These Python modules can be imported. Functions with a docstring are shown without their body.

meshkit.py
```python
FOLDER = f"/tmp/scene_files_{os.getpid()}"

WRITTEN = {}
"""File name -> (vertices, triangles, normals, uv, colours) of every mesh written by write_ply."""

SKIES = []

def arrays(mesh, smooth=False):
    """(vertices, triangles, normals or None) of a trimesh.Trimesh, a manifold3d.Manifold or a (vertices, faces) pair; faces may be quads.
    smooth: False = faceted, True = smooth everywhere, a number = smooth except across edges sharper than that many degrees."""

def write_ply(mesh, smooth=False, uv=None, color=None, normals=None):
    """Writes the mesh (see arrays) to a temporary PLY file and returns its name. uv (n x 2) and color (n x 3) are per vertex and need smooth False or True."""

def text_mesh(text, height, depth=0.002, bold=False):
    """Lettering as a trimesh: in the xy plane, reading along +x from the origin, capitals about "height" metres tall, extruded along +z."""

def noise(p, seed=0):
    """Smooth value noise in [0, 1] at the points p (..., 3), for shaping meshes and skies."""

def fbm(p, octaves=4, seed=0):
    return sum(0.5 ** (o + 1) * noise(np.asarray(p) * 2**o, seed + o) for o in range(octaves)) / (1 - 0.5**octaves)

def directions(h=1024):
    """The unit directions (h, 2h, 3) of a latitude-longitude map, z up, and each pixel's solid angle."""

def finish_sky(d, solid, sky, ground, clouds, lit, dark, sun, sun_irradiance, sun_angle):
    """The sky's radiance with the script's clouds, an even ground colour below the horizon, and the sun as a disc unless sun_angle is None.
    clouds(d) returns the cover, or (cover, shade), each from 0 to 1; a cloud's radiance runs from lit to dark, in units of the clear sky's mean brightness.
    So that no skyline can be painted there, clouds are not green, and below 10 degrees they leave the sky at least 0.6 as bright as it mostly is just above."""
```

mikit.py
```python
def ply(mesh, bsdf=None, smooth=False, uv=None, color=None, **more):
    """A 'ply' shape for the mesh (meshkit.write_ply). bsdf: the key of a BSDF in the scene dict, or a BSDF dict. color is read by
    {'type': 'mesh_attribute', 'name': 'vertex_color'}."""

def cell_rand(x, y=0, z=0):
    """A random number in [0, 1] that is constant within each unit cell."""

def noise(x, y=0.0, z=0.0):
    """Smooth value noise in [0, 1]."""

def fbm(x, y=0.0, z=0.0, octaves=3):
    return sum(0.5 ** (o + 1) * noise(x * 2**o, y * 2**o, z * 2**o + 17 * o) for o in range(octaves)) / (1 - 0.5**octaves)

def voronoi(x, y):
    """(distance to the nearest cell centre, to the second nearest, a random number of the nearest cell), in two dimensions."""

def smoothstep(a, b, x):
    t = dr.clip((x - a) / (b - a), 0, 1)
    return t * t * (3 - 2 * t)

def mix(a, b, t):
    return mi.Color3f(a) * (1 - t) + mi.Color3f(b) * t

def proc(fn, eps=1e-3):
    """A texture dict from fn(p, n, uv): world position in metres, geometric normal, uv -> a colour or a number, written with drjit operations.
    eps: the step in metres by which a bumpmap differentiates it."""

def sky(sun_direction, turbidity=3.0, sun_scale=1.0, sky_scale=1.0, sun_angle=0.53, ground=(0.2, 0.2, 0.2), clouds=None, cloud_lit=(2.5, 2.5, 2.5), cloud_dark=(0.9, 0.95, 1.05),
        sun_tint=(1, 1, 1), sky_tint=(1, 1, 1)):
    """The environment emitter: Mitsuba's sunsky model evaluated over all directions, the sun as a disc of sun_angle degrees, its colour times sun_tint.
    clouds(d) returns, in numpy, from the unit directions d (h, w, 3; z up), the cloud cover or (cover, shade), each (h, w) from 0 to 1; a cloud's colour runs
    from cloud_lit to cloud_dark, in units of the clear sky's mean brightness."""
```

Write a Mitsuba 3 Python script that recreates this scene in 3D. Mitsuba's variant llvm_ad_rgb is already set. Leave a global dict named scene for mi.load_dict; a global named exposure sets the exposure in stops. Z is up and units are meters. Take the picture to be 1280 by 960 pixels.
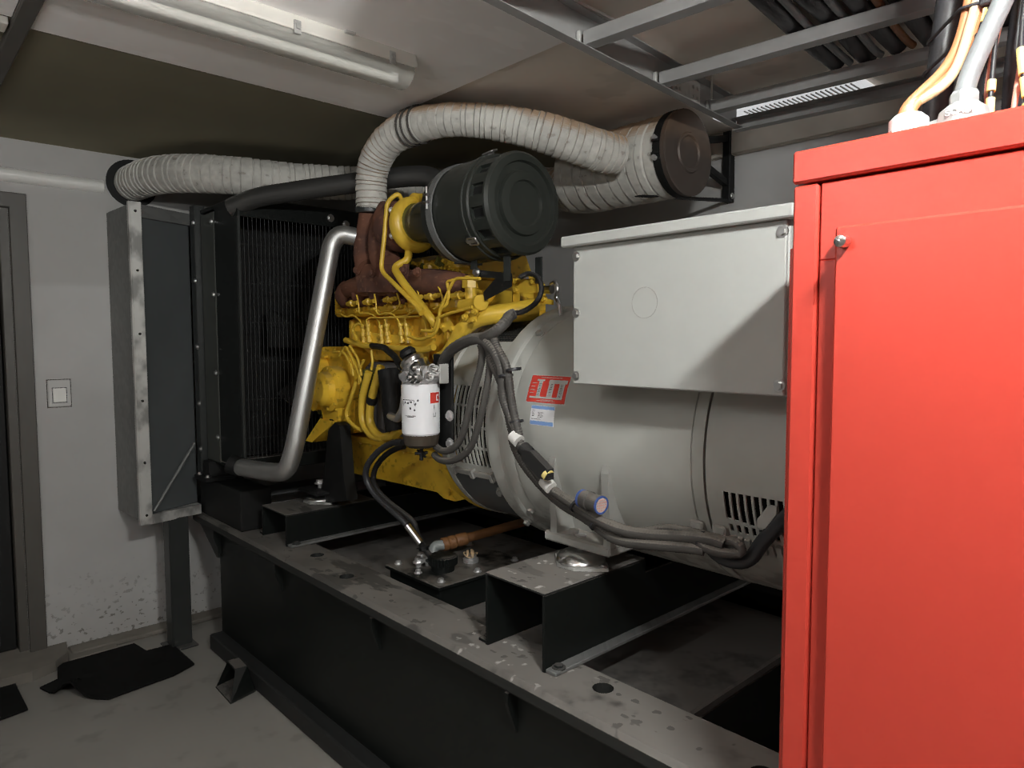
import math
import numpy as np
import trimesh
import manifold3d as m3
import mitsuba as mi
import drjit as dr
import mikit, meshkit
from mikit import noise, fbm, smoothstep, mix, voronoi

T = mi.ScalarTransform4f
scene, labels = {}, {}

# ---------------------------------------------------------------- camera, light, exposure
EYE = np.array([0.0, 0.0, 1.45])
YAW, PITCH, ROLL, FOCAL = 0.8242, 0.0643, -0.0035, 868.2
_f0 = np.array([-math.sin(YAW), math.cos(YAW), 0.0])
_r0 = np.array([math.cos(YAW), math.sin(YAW), 0.0])
_fw = _f0 * math.cos(PITCH) - np.array([0, 0, math.sin(PITCH)])
_up0 = np.array([0, 0, math.cos(PITCH)]) + _f0 * math.sin(PITCH)
_up = _up0 * math.cos(ROLL) - _r0 * math.sin(ROLL)
scene['camera'] = {'type': 'perspective', 'fov': math.degrees(2 * math.atan(640 / FOCAL)), 'fov_axis': 'x', 'near_clip': 0.02, 'far_clip': 60.0,
                   'to_world': T().look_at(origin=EYE.tolist(), target=(EYE + _fw).tolist(), up=_up.tolist())}
exposure = 1.36
LAMP = dict(x=0.04, y0=0.36, y1=0.72, z=2.11, radiance=(430.0, 434.0, 422.0))
LAMP2 = dict(x=-0.90, y0=-0.95, y1=0.08, z=1.95, radiance=(38.0, 38.0, 37.5))

# ---------------------------------------------------------------- materials
def mat(key, color, rough=0.5, metal=0.0, spec=0.5, **more):
    c = mikit.proc(color) if callable(color) else {'type': 'rgb', 'value': list(color)}
    r = mikit.proc(rough) if callable(rough) else rough
    b = {'type': 'principled', 'base_color': c, 'roughness': r, 'metallic': metal, 'specular': spec, **more}
    scene['mat_' + key] = {'type': 'twosided', 'bsdf': b}
    return 'mat_' + key

def dusty(base, dust, amount=0.9, scale=7.0, seed=0.0, grime=0.25):
    """paint with settled dust on surfaces that face up"""
    def fn(p, n, uv):
        a = fbm(p.x * scale + seed, p.y * scale, p.z * scale, 4)
        b = fbm(p.x * 31 + seed, p.y * 31, p.z * 31, 3)
        up = smoothstep(0.25, 0.8, n.z)
        d = up * amount * smoothstep(0.28, 0.52, a * 0.75 + b * 0.25)
        c = mix(base, mi.Color3f(base) * 0.6, smoothstep(0.5, 0.75, a) * grime)
        return mix(c, dust, d)
    return fn

DUST = (0.20, 0.185, 0.165)
BLACK = (0.0055, 0.007, 0.0065)

def wall_fn(p, n, uv):
    a = fbm(p.x * 1.3, p.y * 1.3, p.z * 1.3, 4)
    b = fbm(p.x * 9, p.y * 9, p.z * 9, 4)
    low = smoothstep(0.40, 0.0, p.z + (b - 0.5) * 0.5)
    c = mix((0.48, 0.477, 0.47), (0.40, 0.397, 0.39), smoothstep(0.35, 0.7, a))
    fresh = smoothstep(0.02, 0.06, p.z - 1.66 + 0.05 * (a - 0.5)) * 0.35 * smoothstep(0.5, 0.9, n.x)
    c = mix(c, (0.36, 0.353, 0.34), fresh * 1.6)
    spots = smoothstep(0.60, 0.70, fbm(p.x * 60, p.y * 60, p.z * 50, 3)) * low
    c = mix(c, (0.12, 0.115, 0.10), spots * 0.9)
    return mix(c, (0.25, 0.24, 0.22), low * 0.2)
mat('wall', wall_fn, 0.75)

def ceil_fn(p, n, uv):
    a = fbm(p.x * 1.1 + 3, p.y * 1.1, 0.0, 4)
    b = fbm(p.x * 6, p.y * 6, 0.0, 4)
    c = mix((0.190, 0.175, 0.120), (0.155, 0.145, 0.100), smoothstep(0.35, 0.7, a))
    right = smoothstep(-2.45, -1.7, p.x + 0.3 * (a - 0.5))
    c = mix(c, mix((0.74, 0.68, 0.61), (0.62, 0.56, 0.50), b), right)
    return mix(c, (0.40, 0.36, 0.31), smoothstep(0.66, 0.74, b) * 0.3 * right)
mat('ceiling', ceil_fn, 0.85)

def panel_fn(p, n, uv):
    a = fbm(p.x * 1.5, p.y * 1.5, 0.0, 4)
    b = fbm(p.x * 18, p.y * 7, 0.0, 3)
    c = mix((0.84, 0.825, 0.81), (0.77, 0.755, 0.74), smoothstep(0.3, 0.7, a))
    return mix(c, (0.88, 0.87, 0.86), smoothstep(0.66, 0.75, b) * 0.4)
mat('ceiling_panel', panel_fn, 0.8)

def floor_fn(p, n, uv):
    a = fbm(p.x * 1.2, p.y * 1.2, 0.0, 4)
    b = fbm(p.x * 12, p.y * 12, 0.0, 4)
    c = mix((0.24, 0.23, 0.21), (0.205, 0.198, 0.18), smoothstep(0.3, 0.7, a))
    c = mix(c, (0.13, 0.125, 0.11), smoothstep(0.62, 0.85, b) * 0.4)
    return mix(c, (0.28, 0.26, 0.225), smoothstep(-2.9, -1.6, p.x) * 0.4)
mat('floor', floor_fn, lambda p, n, uv: 0.35 + 0.25 * fbm(p.x * 4, p.y * 4, 0.0, 3))
mat('beam_concrete', lambda p, n, uv: mix((0.50, 0.46, 0.40), (0.34, 0.31, 0.27), fbm(p.x * 9, p.y * 9, p.z * 9, 4)), 0.9)
mat('concrete', lambda p, n, uv: mix((0.20, 0.185, 0.16), (0.10, 0.092, 0.08), fbm(p.x * 9, p.y * 9, p.z * 9, 4)), 0.9)

mat('black_paint', dusty(BLACK, DUST, 0.55), 0.42, 0.0, 0.25)
def rail_fn(p, n, uv):
    a = fbm(p.x * 5, p.y * 9, p.z * 5, 4)
    b = fbm(p.x * 38, p.y * 38, p.z * 10, 3)
    up = smoothstep(0.3, 0.8, n.z)
    wiped = smoothstep(0.60, 0.70, fbm(p.x * 6 + 9, p.y * 16, 2.0, 4)) * smoothstep(-0.8, -1.9, p.x)
    drip = 0.6 * smoothstep(0.71, 0.76, fbm(p.x * 24 + 3, p.y * 30, 5.0, 3))
    d = up * smoothstep(0.10, 0.42, a * 0.7 + b * 0.3) * (1 - 0.6 * wiped) * (1 - 0.75 * drip)
    speck = smoothstep(0.70, 0.80, b) * smoothstep(-1.7, -1.4, p.x) * smoothstep(-1.0, -1.25, p.x)
    c = mix((0.010, 0.011, 0.010), mix((0.080, 0.075, 0.068), (0.165, 0.155, 0.142), smoothstep(0.2, 0.8, a * 0.6 + 0.5 * smoothstep(-2.6, -1.2, p.x))), d * 0.95)
    return mix(c, (0.45, 0.44, 0.42), speck * up * 0.8)
mat('skid_dust', rail_fn, 0.7)
mat('plate_grey', dusty((0.055, 0.053, 0.05), (0.115, 0.108, 0.10), 0.9), 0.7)
mat('matte_black', (0.006, 0.0065, 0.0065), 0.6, 0.0, 0.3)
mat('rubber', dusty((0.010, 0.010, 0.010), (0.10, 0.095, 0.09), 0.35, 14.0), 0.65)
mat('mat_rubber', lambda p, n, uv: mix((0.004, 0.0045, 0.004), (0.008, 0.008, 0.008), fbm(p.x * 20, p.y * 20, 0.0, 3)), 0.9, 0.0, 0.15)
mat('filter_black', dusty((0.016, 0.019, 0.016), (0.05, 0.05, 0.045), 0.35), 0.42)
def yellow_fn(p, n, uv):
    a = fbm(p.x * 9, p.y * 9, p.z * 9, 4)
    b = fbm(p.x * 40, p.y * 40, p.z * 40, 3)
    c = mix((0.80, 0.51, 0.042), (0.62, 0.38, 0.028), smoothstep(0.35, 0.7, a))
    c = mix(c, (0.16, 0.085, 0.012), smoothstep(0.58, 0.78, b) * 0.55)
    return mix(c, (0.30, 0.22, 0.09), smoothstep(0.4, 0.9, n.z) * smoothstep(0.4, 0.6, a) * 0.5)
mat('yellow', yellow_fn, 0.38)
mat('yellow_bright', lambda p, n, uv: mix((0.68, 0.46, 0.05), (0.50, 0.32, 0.030), fbm(p.x * 14, p.y * 14, p.z * 14, 3)), 0.35)
def rust_fn(p, n, uv):
    a = fbm(p.x * 12, p.y * 12, p.z * 12, 4)
    b = fbm(p.x * 60, p.y * 60, p.z * 60, 3)
    c = mix((0.135, 0.055, 0.032), (0.075, 0.034, 0.025), smoothstep(0.35, 0.65, a))
    return mix(c, (0.20, 0.10, 0.06), smoothstep(0.6, 0.8, b) * 0.6)
mat('rust', rust_fn, 0.85)
def grey_fn(p, n, uv):
    a = fbm(p.x * 4, p.y * 4, p.z * 4, 4)
    b = fbm(p.x * 30, p.y * 30, p.z * 30, 3)
    c = mix((0.43, 0.435, 0.405), (0.375, 0.38, 0.35), smoothstep(0.3, 0.7, a))
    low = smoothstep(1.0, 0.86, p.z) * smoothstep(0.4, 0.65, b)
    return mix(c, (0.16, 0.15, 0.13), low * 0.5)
mat('grey_paint', grey_fn, 0.42)
mat('box_grey', lambda p, n, uv: mix((0.41, 0.42, 0.40), (0.37, 0.38, 0.362), fbm(p.x * 3, p.y * 3, p.z * 3, 3)), 0.4)
mat('cast_grey', dusty((0.30, 0.30, 0.28), (0.22, 0.20, 0.175), 0.7, 12), 0.5)
mat('red_paint', lambda p, n, uv: mix((0.46, 0.046, 0.030), (0.43, 0.042, 0.028), fbm(p.x * 2.5, p.y * 2.5, p.z * 2.5, 3)), 0.4, 0.0, 0.35)
mat('steel', (0.56, 0.56, 0.55), 0.32, 1.0)
mat('bright_steel', (0.78, 0.78, 0.77), 0.18, 1.0)
mat('cast_alu', lambda p, n, uv: mix((0.75, 0.75, 0.75), (0.50, 0.50, 0.50), fbm(p.x * 40, p.y * 40, p.z * 40, 3)), 0.32, 0.7)
mat('alu_pipe', lambda p, n, uv: mix((0.50, 0.50, 0.49), (0.38, 0.38, 0.37), fbm(p.x * 22, p.y * 22, p.z * 8, 3)), 0.42, 0.9)
def galv_fn(p, n, uv):
    a = fbm(p.x * 2.5, p.y * 2.5, p.z * 1.2, 4)
    d1, d2, w = voronoi(p.x * 45 + p.y * 45, p.z * 45)
    c = mix((0.17, 0.175, 0.17), (0.105, 0.11, 0.11), smoothstep(0.3, 0.7, a))
    return mix(c, mi.Color3f((0.26, 0.26, 0.255)), w * 0.25)
mat('galvanised', galv_fn, 0.5, 0.35)
mat('galv_bright', lambda p, n, uv: mix((0.50, 0.50, 0.48), (0.22, 0.22, 0.21), smoothstep(0.42, 0.68, fbm(p.x * 16, p.y * 16, p.z * 9, 4))), 0.45, 0.4)
mat('dark_panel', lambda p, n, uv: mix((0.105, 0.115, 0.118), (0.060, 0.067, 0.069), fbm(p.x * 3, p.y * 3, p.z * 2, 4)), 0.4, 0.2)
mat('tray_steel', lambda p, n, uv: mix((0.36, 0.36, 0.355), (0.24, 0.24, 0.235), fbm(p.x * 8, p.y * 8, p.z * 14, 4)), 0.5, 0.35)
mat('dark_steel', dusty((0.020, 0.023, 0.022), (0.10, 0.095, 0.09), 0.5), 0.4)
mat('frame_steel', lambda p, n, uv: mix((0.085, 0.08, 0.07), (0.055, 0.052, 0.046), fbm(p.x * 5, p.y * 5, p.z * 3, 4)), 0.5)
def lag_fn(p, n, uv):
    a = fbm(p.x * 6, p.y * 6, p.z * 6, 4)
    b = fbm(p.x * 45, p.y * 45, p.z * 45, 3)
    c = mix((0.52, 0.51, 0.47), (0.40, 0.39, 0.36), smoothstep(0.35, 0.7, a * 0.6 + b * 0.4))
    stain = smoothstep(0.12, 0.65, n.z + 0.9 * (a - 0.5)) * smoothstep(-3.0, -2.2, p.x)
    c = mix(c, (0.36, 0.215, 0.11), stain * 0.75)
    return mix(c, (0.14, 0.11, 0.085), smoothstep(0.70, 0.80, b) * 0.4)
mat('lagging', lag_fn, 0.62)
mat('lagging_dark', (0.055, 0.05, 0.045), 0.8)
mat('cap_metal', lambda p, n, uv: mix((0.075, 0.060, 0.052), mi.Color3f((0.16, 0.105, 0.07)), smoothstep(2.10, 2.25, p.z + 0.12 * (fbm(p.x * 20, p.y * 20, p.z * 20, 3) - 0.5)) * 0.8), 0.5, 0.3)
mat('wire_grey', dusty((0.055, 0.052, 0.048), (0.17, 0.155, 0.135), 0.8, 20), 0.6)
mat('white_plastic', (0.72, 0.72, 0.69), 0.4)
mat('switch_plate', (0.50, 0.50, 0.49), 0.4)
mat('filter_white', (0.80, 0.81, 0.83), 0.3)
mat('lamp_white', lambda p, n, uv: mix((0.66, 0.64, 0.59), (0.58, 0.56, 0.51), fbm(p.x * 6, p.y * 6, p.z * 6, 3)), 0.45)
mat('tube_glass', (0.80, 0.79, 0.74), 0.25)
scene['mat_clear'] = {'type': 'blendbsdf', 'weight': 0.30, 'a': {'type': 'thindielectric', 'int_ior': 1.5}, 'b': {'type': 'twosided', 'bsdf': {'type': 'principled', 'base_color': {'type': 'rgb', 'value': [0.62, 0.61, 0.56]}, 'roughness': 0.25}}}
mat('decal_red', (0.62, 0.06, 0.045), 0.4)
mat('decal_grey', (0.45, 0.44, 0.42), 0.5)
mat('decal_white', (0.75, 0.76, 0.78), 0.4)
mat('decal_blue', (0.22, 0.36, 0.66), 0.4)
mat('ink', (0.06, 0.06, 0.07), 0.6)
mat('copper_hose', lambda p, n, uv: mix((0.26, 0.12, 0.045), (0.15, 0.07, 0.03), fbm(p.x * 25, p.y * 25, p.z * 25, 3)), 0.5)
mat('orange_wire', (0.42, 0.165, 0.07), 0.5)
mat('cream_wire', (0.50, 0.37, 0.22), 0.5)
mat('yellow_tape', (0.85, 0.72, 0.26), 0.5)
mat('pink_wire', (0.70, 0.33, 0.25), 0.5)
mat('conduit', (0.16, 0.175, 0.18), 0.45)
mat('gloss_black', (0.11, 0.11, 0.108), 0.38, 0.7)
mat('side_grey', dusty((0.040, 0.044, 0.039), (0.10, 0.095, 0.09), 0.5), 0.45)
mat('guard_black', (0.010, 0.011, 0.011), 0.6)
mat('cable_black', (0.020, 0.021, 0.024), 0.42)
mat('gland_grey', (0.24, 0.26, 0.255), 0.4)
mat('smoke_plastic', (0.05, 0.04, 0.03), 0.25)
mat('olive_metal', (0.10, 0.095, 0.02), 0.5)
mat('engine_grey', (0.10, 0.10, 0.105), 0.55)
mat('pale_strip', (0.62, 0.62, 0.60), 0.5)
mat('blue_ring', (0.05, 0.09, 0.28), 0.4)
mat('pin_red', (0.60, 0.25, 0.2), 0.5)

# ---------------------------------------------------------------- mesh helpers
def V(*a):
    return np.array(a, float)

def hullbox(a, b, bev=0.004):
    a, b = np.minimum(a, b).astype(float), np.maximum(a, b).astype(float)
    bev = min(bev, 0.45 * float((b - a).min()))
    if bev <= 0.0003:
        m = trimesh.creation.box(b - a)
        m.apply_translation((a + b) / 2)
        return m
    pts = []
    for k in range(3):
        lo, hi = a + bev, b - bev
        lo[k], hi[k] = a[k], b[k]
        pts += [[x, y, z] for x in (lo[0], hi[0]) for y in (lo[1], hi[1]) for z in (lo[2], hi[2])]
    return trimesh.convex.convex_hull(np.array(pts))

def box(x0, x1, y0, y1, z0, z1, bev=0.004):
    return hullbox(V(x0, y0, z0), V(x1, y1, z1), bev)

def hull(pts):
    return trimesh.convex.convex_hull(np.array(pts, float))

def join(*ms):
    out = []
    for m in ms:
        out += list(m) if isinstance(m, (list, tuple)) else [m]
    return trimesh.util.concatenate(out)

def align(d):
    d = np.asarray(d, float) / np.linalg.norm(d)
    return trimesh.geometry.align_vectors([0, 0, 1], d)

def cyl(p0, p1, r, n=24, r1=None):
    p0, p1 = np.asarray(p0, float), np.asarray(p1, float)
    h = np.linalg.norm(p1 - p0)
    m = lathe([(0, 0), (r, 0), (r if r1 is None else r1, h), (0, h)], n)
    m.apply_transform(align(p1 - p0))
    m.apply_translation(p0)
    return m

def lathe(profile, n=32, origin=None, direction=None):
    """profile of (radius, height) about +z, closed at the axis where radius is 0"""
    a = np.arange(n) * 2 * np.pi / n
    v, f, rings = [], [], []
    for r, h in profile:
        if r <= 1e-9:
            rings.append([len(v)]); v.append([0, 0, h])
        else:
            rings.append(list(range(len(v), len(v) + n)))
            v += [[r * math.cos(t), r * math.sin(t), h] for t in a]
    for A, B in zip(rings[:-1], rings[1:]):
        for i in range(n):
            j = (i + 1) % n
            if len(A) == 1 and len(B) == 1: continue
            if len(A) == 1: f.append([A[0], B[j], B[i]])
            elif len(B) == 1: f.append([A[i], A[j], B[0]])
            else: f += [[A[i], A[j], B[j]], [A[i], B[j], B[i]]]
    m = trimesh.Trimesh(np.array(v), np.array(f), process=False)
    if direction is not None: m.apply_transform(align(direction))
    if origin is not None: m.apply_translation(origin)
    return m

def fillet(pts, rad=0.03, k=6):
    pts = [np.asarray(p, float) for p in pts]
    out = [pts[0]]
    for i in range(1, len(pts) - 1):
        a, b, c = pts[i - 1], pts[i], pts[i + 1]
        la, lc = np.linalg.norm(a - b), np.linalg.norm(c - b)
        d = min(rad, 0.48 * la, 0.48 * lc)
        p, q = b + (a - b) * d / la, b + (c - b) * d / lc
        for t in np.linspace(0, 1, k + 1):
            out.append((1 - t) ** 2 * p + 2 * t * (1 - t) * b + t * t * q)
    out.append(pts[-1])
    return np.array(out)

def spline(pts, n=40):
    from scipy.interpolate import CubicSpline
    pts = np.asarray(pts, float)
    s = np.r_[0, np.cumsum(np.sqrt(np.linalg.norm(np.diff(pts, axis=0), axis=1)))]
    return CubicSpline(s, pts)(np.linspace(0, s[-1], n))

def resample(p, ds):
    p = np.asarray(p, float)
    s = np.r_[0, np.cumsum(np.linalg.norm(np.diff(p, axis=0), axis=1))]
    t = np.linspace(0, s[-1], max(2, int(round(s[-1] / ds)) + 1))
    return np.stack([np.interp(t, s, p[:, k]) for k in range(3)], 1), t

def sweep(path, r, n=12, cap=True):
    """round tube along a polyline; r a number or one radius per point"""
    p = np.asarray(path, float)
    keep = np.r_[True, np.linalg.norm(np.diff(p, axis=0), axis=1) > 1e-7]
    r = np.broadcast_to(r, (len(p),))[keep]
    p = p[keep]
    t = np.gradient(p, axis=0)
    t /= np.linalg.norm(t, axis=1, keepdims=True)
    u = np.cross(t[0], [0, 0, 1.0] if abs(t[0][2]) < 0.9 else [1.0, 0, 0])
    u /= np.linalg.norm(u)
    ang, v = np.arange(n) * 2 * np.pi / n, []
    for k in range(len(p)):
        u = u - t[k] * (u @ t[k]); u /= np.linalg.norm(u)
        w = np.cross(t[k], u)
        v.append(p[k] + r[k] * (np.cos(ang)[:, None] * u + np.sin(ang)[:, None] * w))
    v = np.concatenate(v)
    i, j = np.meshgrid(np.arange(len(p) - 1), np.arange(n), indexing='ij')
    a, b, c, d = i * n + j, i * n + (j + 1) % n, (i + 1) * n + (j + 1) % n, (i + 1) * n + j
    f = [np.stack([a, b, c], -1).reshape(-1, 3), np.stack([a, c, d], -1).reshape(-1, 3)]
    if cap:
        e = len(v)
        v = np.vstack([v, p[0], p[-1]])
        q = np.arange(n)
        f += [np.stack([q * 0 + e, (q + 1) % n, q], 1), np.stack([q * 0 + e + 1, e - n + q, e - n + (q + 1) % n], 1)]
    return trimesh.Trimesh(v, np.vstack(f), process=False)

def pipe(pts, r, rad=0.03, n=12):
    return sweep(fillet(pts, rad), r, n)

def wrapped(path, r, pitch=0.03, depth=0.004, n=36, seed=0, rough=0.002):
    """pipe wrapped in overlapping bands: every band steps down to the next with a crease, a little uneven"""
    rng = np.random.default_rng(seed)
    p, s = resample(path, pitch / 12)
    edges = [0.0]
    while edges[-1] < s[-1] + pitch: edges.append(edges[-1] + pitch * rng.uniform(0.6, 1.4))
    edges = np.array(edges)
    k = np.searchsorted(edges, s, side='right') - 1
    frac = (s - edges[k]) / (edges[k + 1] - edges[k])
    lift = rng.uniform(0.6, 1.3, len(edges))
    rr = np.broadcast_to(r(s / s[-1]) if callable(r) else r, s.shape)
    m = sweep(p, rr + depth * lift[k] * np.where(frac < 0.13, -0.9, 0.55 - 0.6 * frac), n)
    m.vertices += m.vertex_normals * ((meshkit.fbm(m.vertices * 22, 3, seed)[:, None] - 0.5) * 2 * rough)
    return m

def prism(poly, axis, a, b):
    """polygon in the two other axes (in order x, y, z without axis), extruded along axis from a to b"""
    from shapely.geometry import Polygon
    m = trimesh.creation.extrude_polygon(Polygon(poly), abs(b - a), engine='earcut')
    v = m.vertices.copy()
    o = np.empty_like(v)
    others = [k for k in range(3) if k != axis]
    o[:, others[0]], o[:, others[1]], o[:, axis] = v[:, 0], v[:, 1], v[:, 2] + min(a, b)
    f = m.faces[:, ::-1] if axis == 1 else m.faces
    return trimesh.Trimesh(o, f, process=False)

def plate(pts, normal, t):
    """flat polygon (3-D points in one plane) given thickness t along normal; convex"""
    pts = np.asarray(pts, float)
    nn = np.asarray(normal, float) / np.linalg.norm(normal)
    return hull(np.vstack([pts, pts + nn * t]))

def bolt(p, d, r=0.011, h=0.009, washer=True):
    p, d = np.asarray(p, float), np.asarray(d, float) / np.linalg.norm(d)
    ms = [cyl(p - d * 0.002, p + d * h, r, 6)]
    if washer: ms.append(cyl(p - d * 0.002, p + d * 0.002, r * 1.5, 14))
    return join(ms)

def man(m):
    return m3.Manifold(m3.Mesh(np.asarray(m.vertices, np.float32), np.asarray(m.faces, np.uint32)))

def unman(M):
    k = M.to_mesh()
    return trimesh.Trimesh(np.array(k.vert_properties[:, :3], float), np.array(k.tri_verts), process=False)

def solid(m):
    m = trimesh.Trimesh(m.vertices, m.faces, process=True)
    m.merge_vertices()
    return man(m)

def cut(m, *tools):
    M = solid(m)
    for t in tools: M = M - solid(t)
    return unman(M)

def rotz(m, deg, about=(0, 0, 0)):
    m.apply_transform(trimesh.transformations.rotation_matrix(math.radians(deg), [0, 0, 1], about))
    return m

# ---------------------------------------------------------------- scene entries
def free(key):
    if key not in scene and key not in labels and not any(k.startswith(key + '__') for k in scene): return key
    n = 1
    while f'{key}_{n:03d}' in scene or f'{key}_{n:03d}' in labels: n += 1
    return f'{key}_{n:03d}'

def thing(name, label, cat, group=None):
    key = free(name)
    labels[key] = {'label': label, 'category': cat}
    if group: labels[key]['group'] = group
    return key

def part(parent, name, mesh, material, smooth=30, label=None, **more):
    key = free(f'{parent}__{name}')
    scene[key] = mikit.ply(mesh, 'mat_' + material, smooth, **more)
    if label: labels[key] = {'label': label}
    return key

def single(name, mesh, material, label, cat, group=None, smooth=30, **more):
    key = free(name)
    scene[key] = mikit.ply(mesh, 'mat_' + material, smooth, **more)
    labels[key] = {'label': label, 'category': cat}
    if group: labels[key]['group'] = group
    return key

def struct(name, mesh, material, label=None, smooth=30):
    scene[name] = mikit.ply(mesh, 'mat_' + material, smooth)
    labels[name] = {'kind': 'structure', **({'label': label} if label else {})}
    return name

def shell_sector(x0, x1, r0, r1, d0, d1, n=14):
    """part of a cylinder wall about the machine's axis between two angles"""
    a = np.radians(np.linspace(d0, d1, n))
    return join(*[hull([(x, 1.79 - r * math.cos(t), 1.17 + r * math.sin(t)) for x in (x0, x1) for r in (r0, r1) for t in a[k:k + 2]]) for k in range(n - 1)])

def ring_disc(c, r, t):
    """thin annulus facing -y"""
    return lathe([(r, 0), (r + 0.0012, 0), (r + 0.0012, t), (r, t), (r, 0)], 48, c, (0, -1, 0))

# ================================================================ the room
XW, YW, ZC = -3.745, 2.75, 2.33          # far wall, back wall, ceiling
XR, YF = 2.2, -2.0
DY0, DY1, DZ = -0.45, 0.475, 2.04        # door opening in the far wall
struct('floor', box(-5.2, XR, YF, YW + 0.1, -0.1, 0.0, 0), 'floor', 'grey painted concrete floor', False)
struct('ceiling', box(-5.2, XR, YF, YW + 0.1, ZC, ZC + 0.1, 0), 'ceiling', 'dark stained concrete ceiling', False)
part('ceiling', 'painted_panel', join(box(-2.385, -1.25, 0.372, 1.545, ZC - 0.008, ZC - 0.0005, 0.001), box(-2.335, -1.25, YF, 0.325, ZC - 0.008, ZC - 0.0005, 0.001)), 'ceiling_panel', False, 'light grey painted rectangle of the ceiling')
struct('wall_left', join(box(XW - 0.12, XW, DY1, YW + 0.1, 0, ZC, 0), box(XW - 0.12, XW, YF, DY0, 0, ZC, 0), box(XW - 0.12, XW, DY0, DY1, DZ, ZC, 0)), 'wall', 'white plastered wall with scuffed dirty foot', False)
struct('wall_back', box(XW - 0.12, XR, YW, YW + 0.1, 0, ZC, 0), 'wall', 'grey white wall behind the generator', False)
struct('wall_right', box(XR, XR + 0.1, YF, YW + 0.1, 0, ZC, 0), 'wall', None, False)
struct('wall_front', box(-5.2, XR + 0.1, YF - 0.1, YF, 0, ZC, 0), 'wall', None, False)
# ledge along the top of the far wall, shallow and rounded
led = [(XW - 0.01, 2.142)] + [(XW + 0.034 * math.sin(t), 2.172 - 0.030 * math.cos(t)) for t in np.linspace(0, np.pi, 12)] + [(XW - 0.01, 2.202)]
struct('trim_1', prism(led, 1, DY1 - 1.0, 0.845), 'white_plastic', 'white half round trunking along the top of the far wall', 40)
# rough beam at the head of the back wall
struct('trim_2', join(box(XW, XR, YW - 0.035, YW, 2.225, ZC, 0.006)), 'beam_concrete', 'rough beam at the head of the back wall', False)
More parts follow.
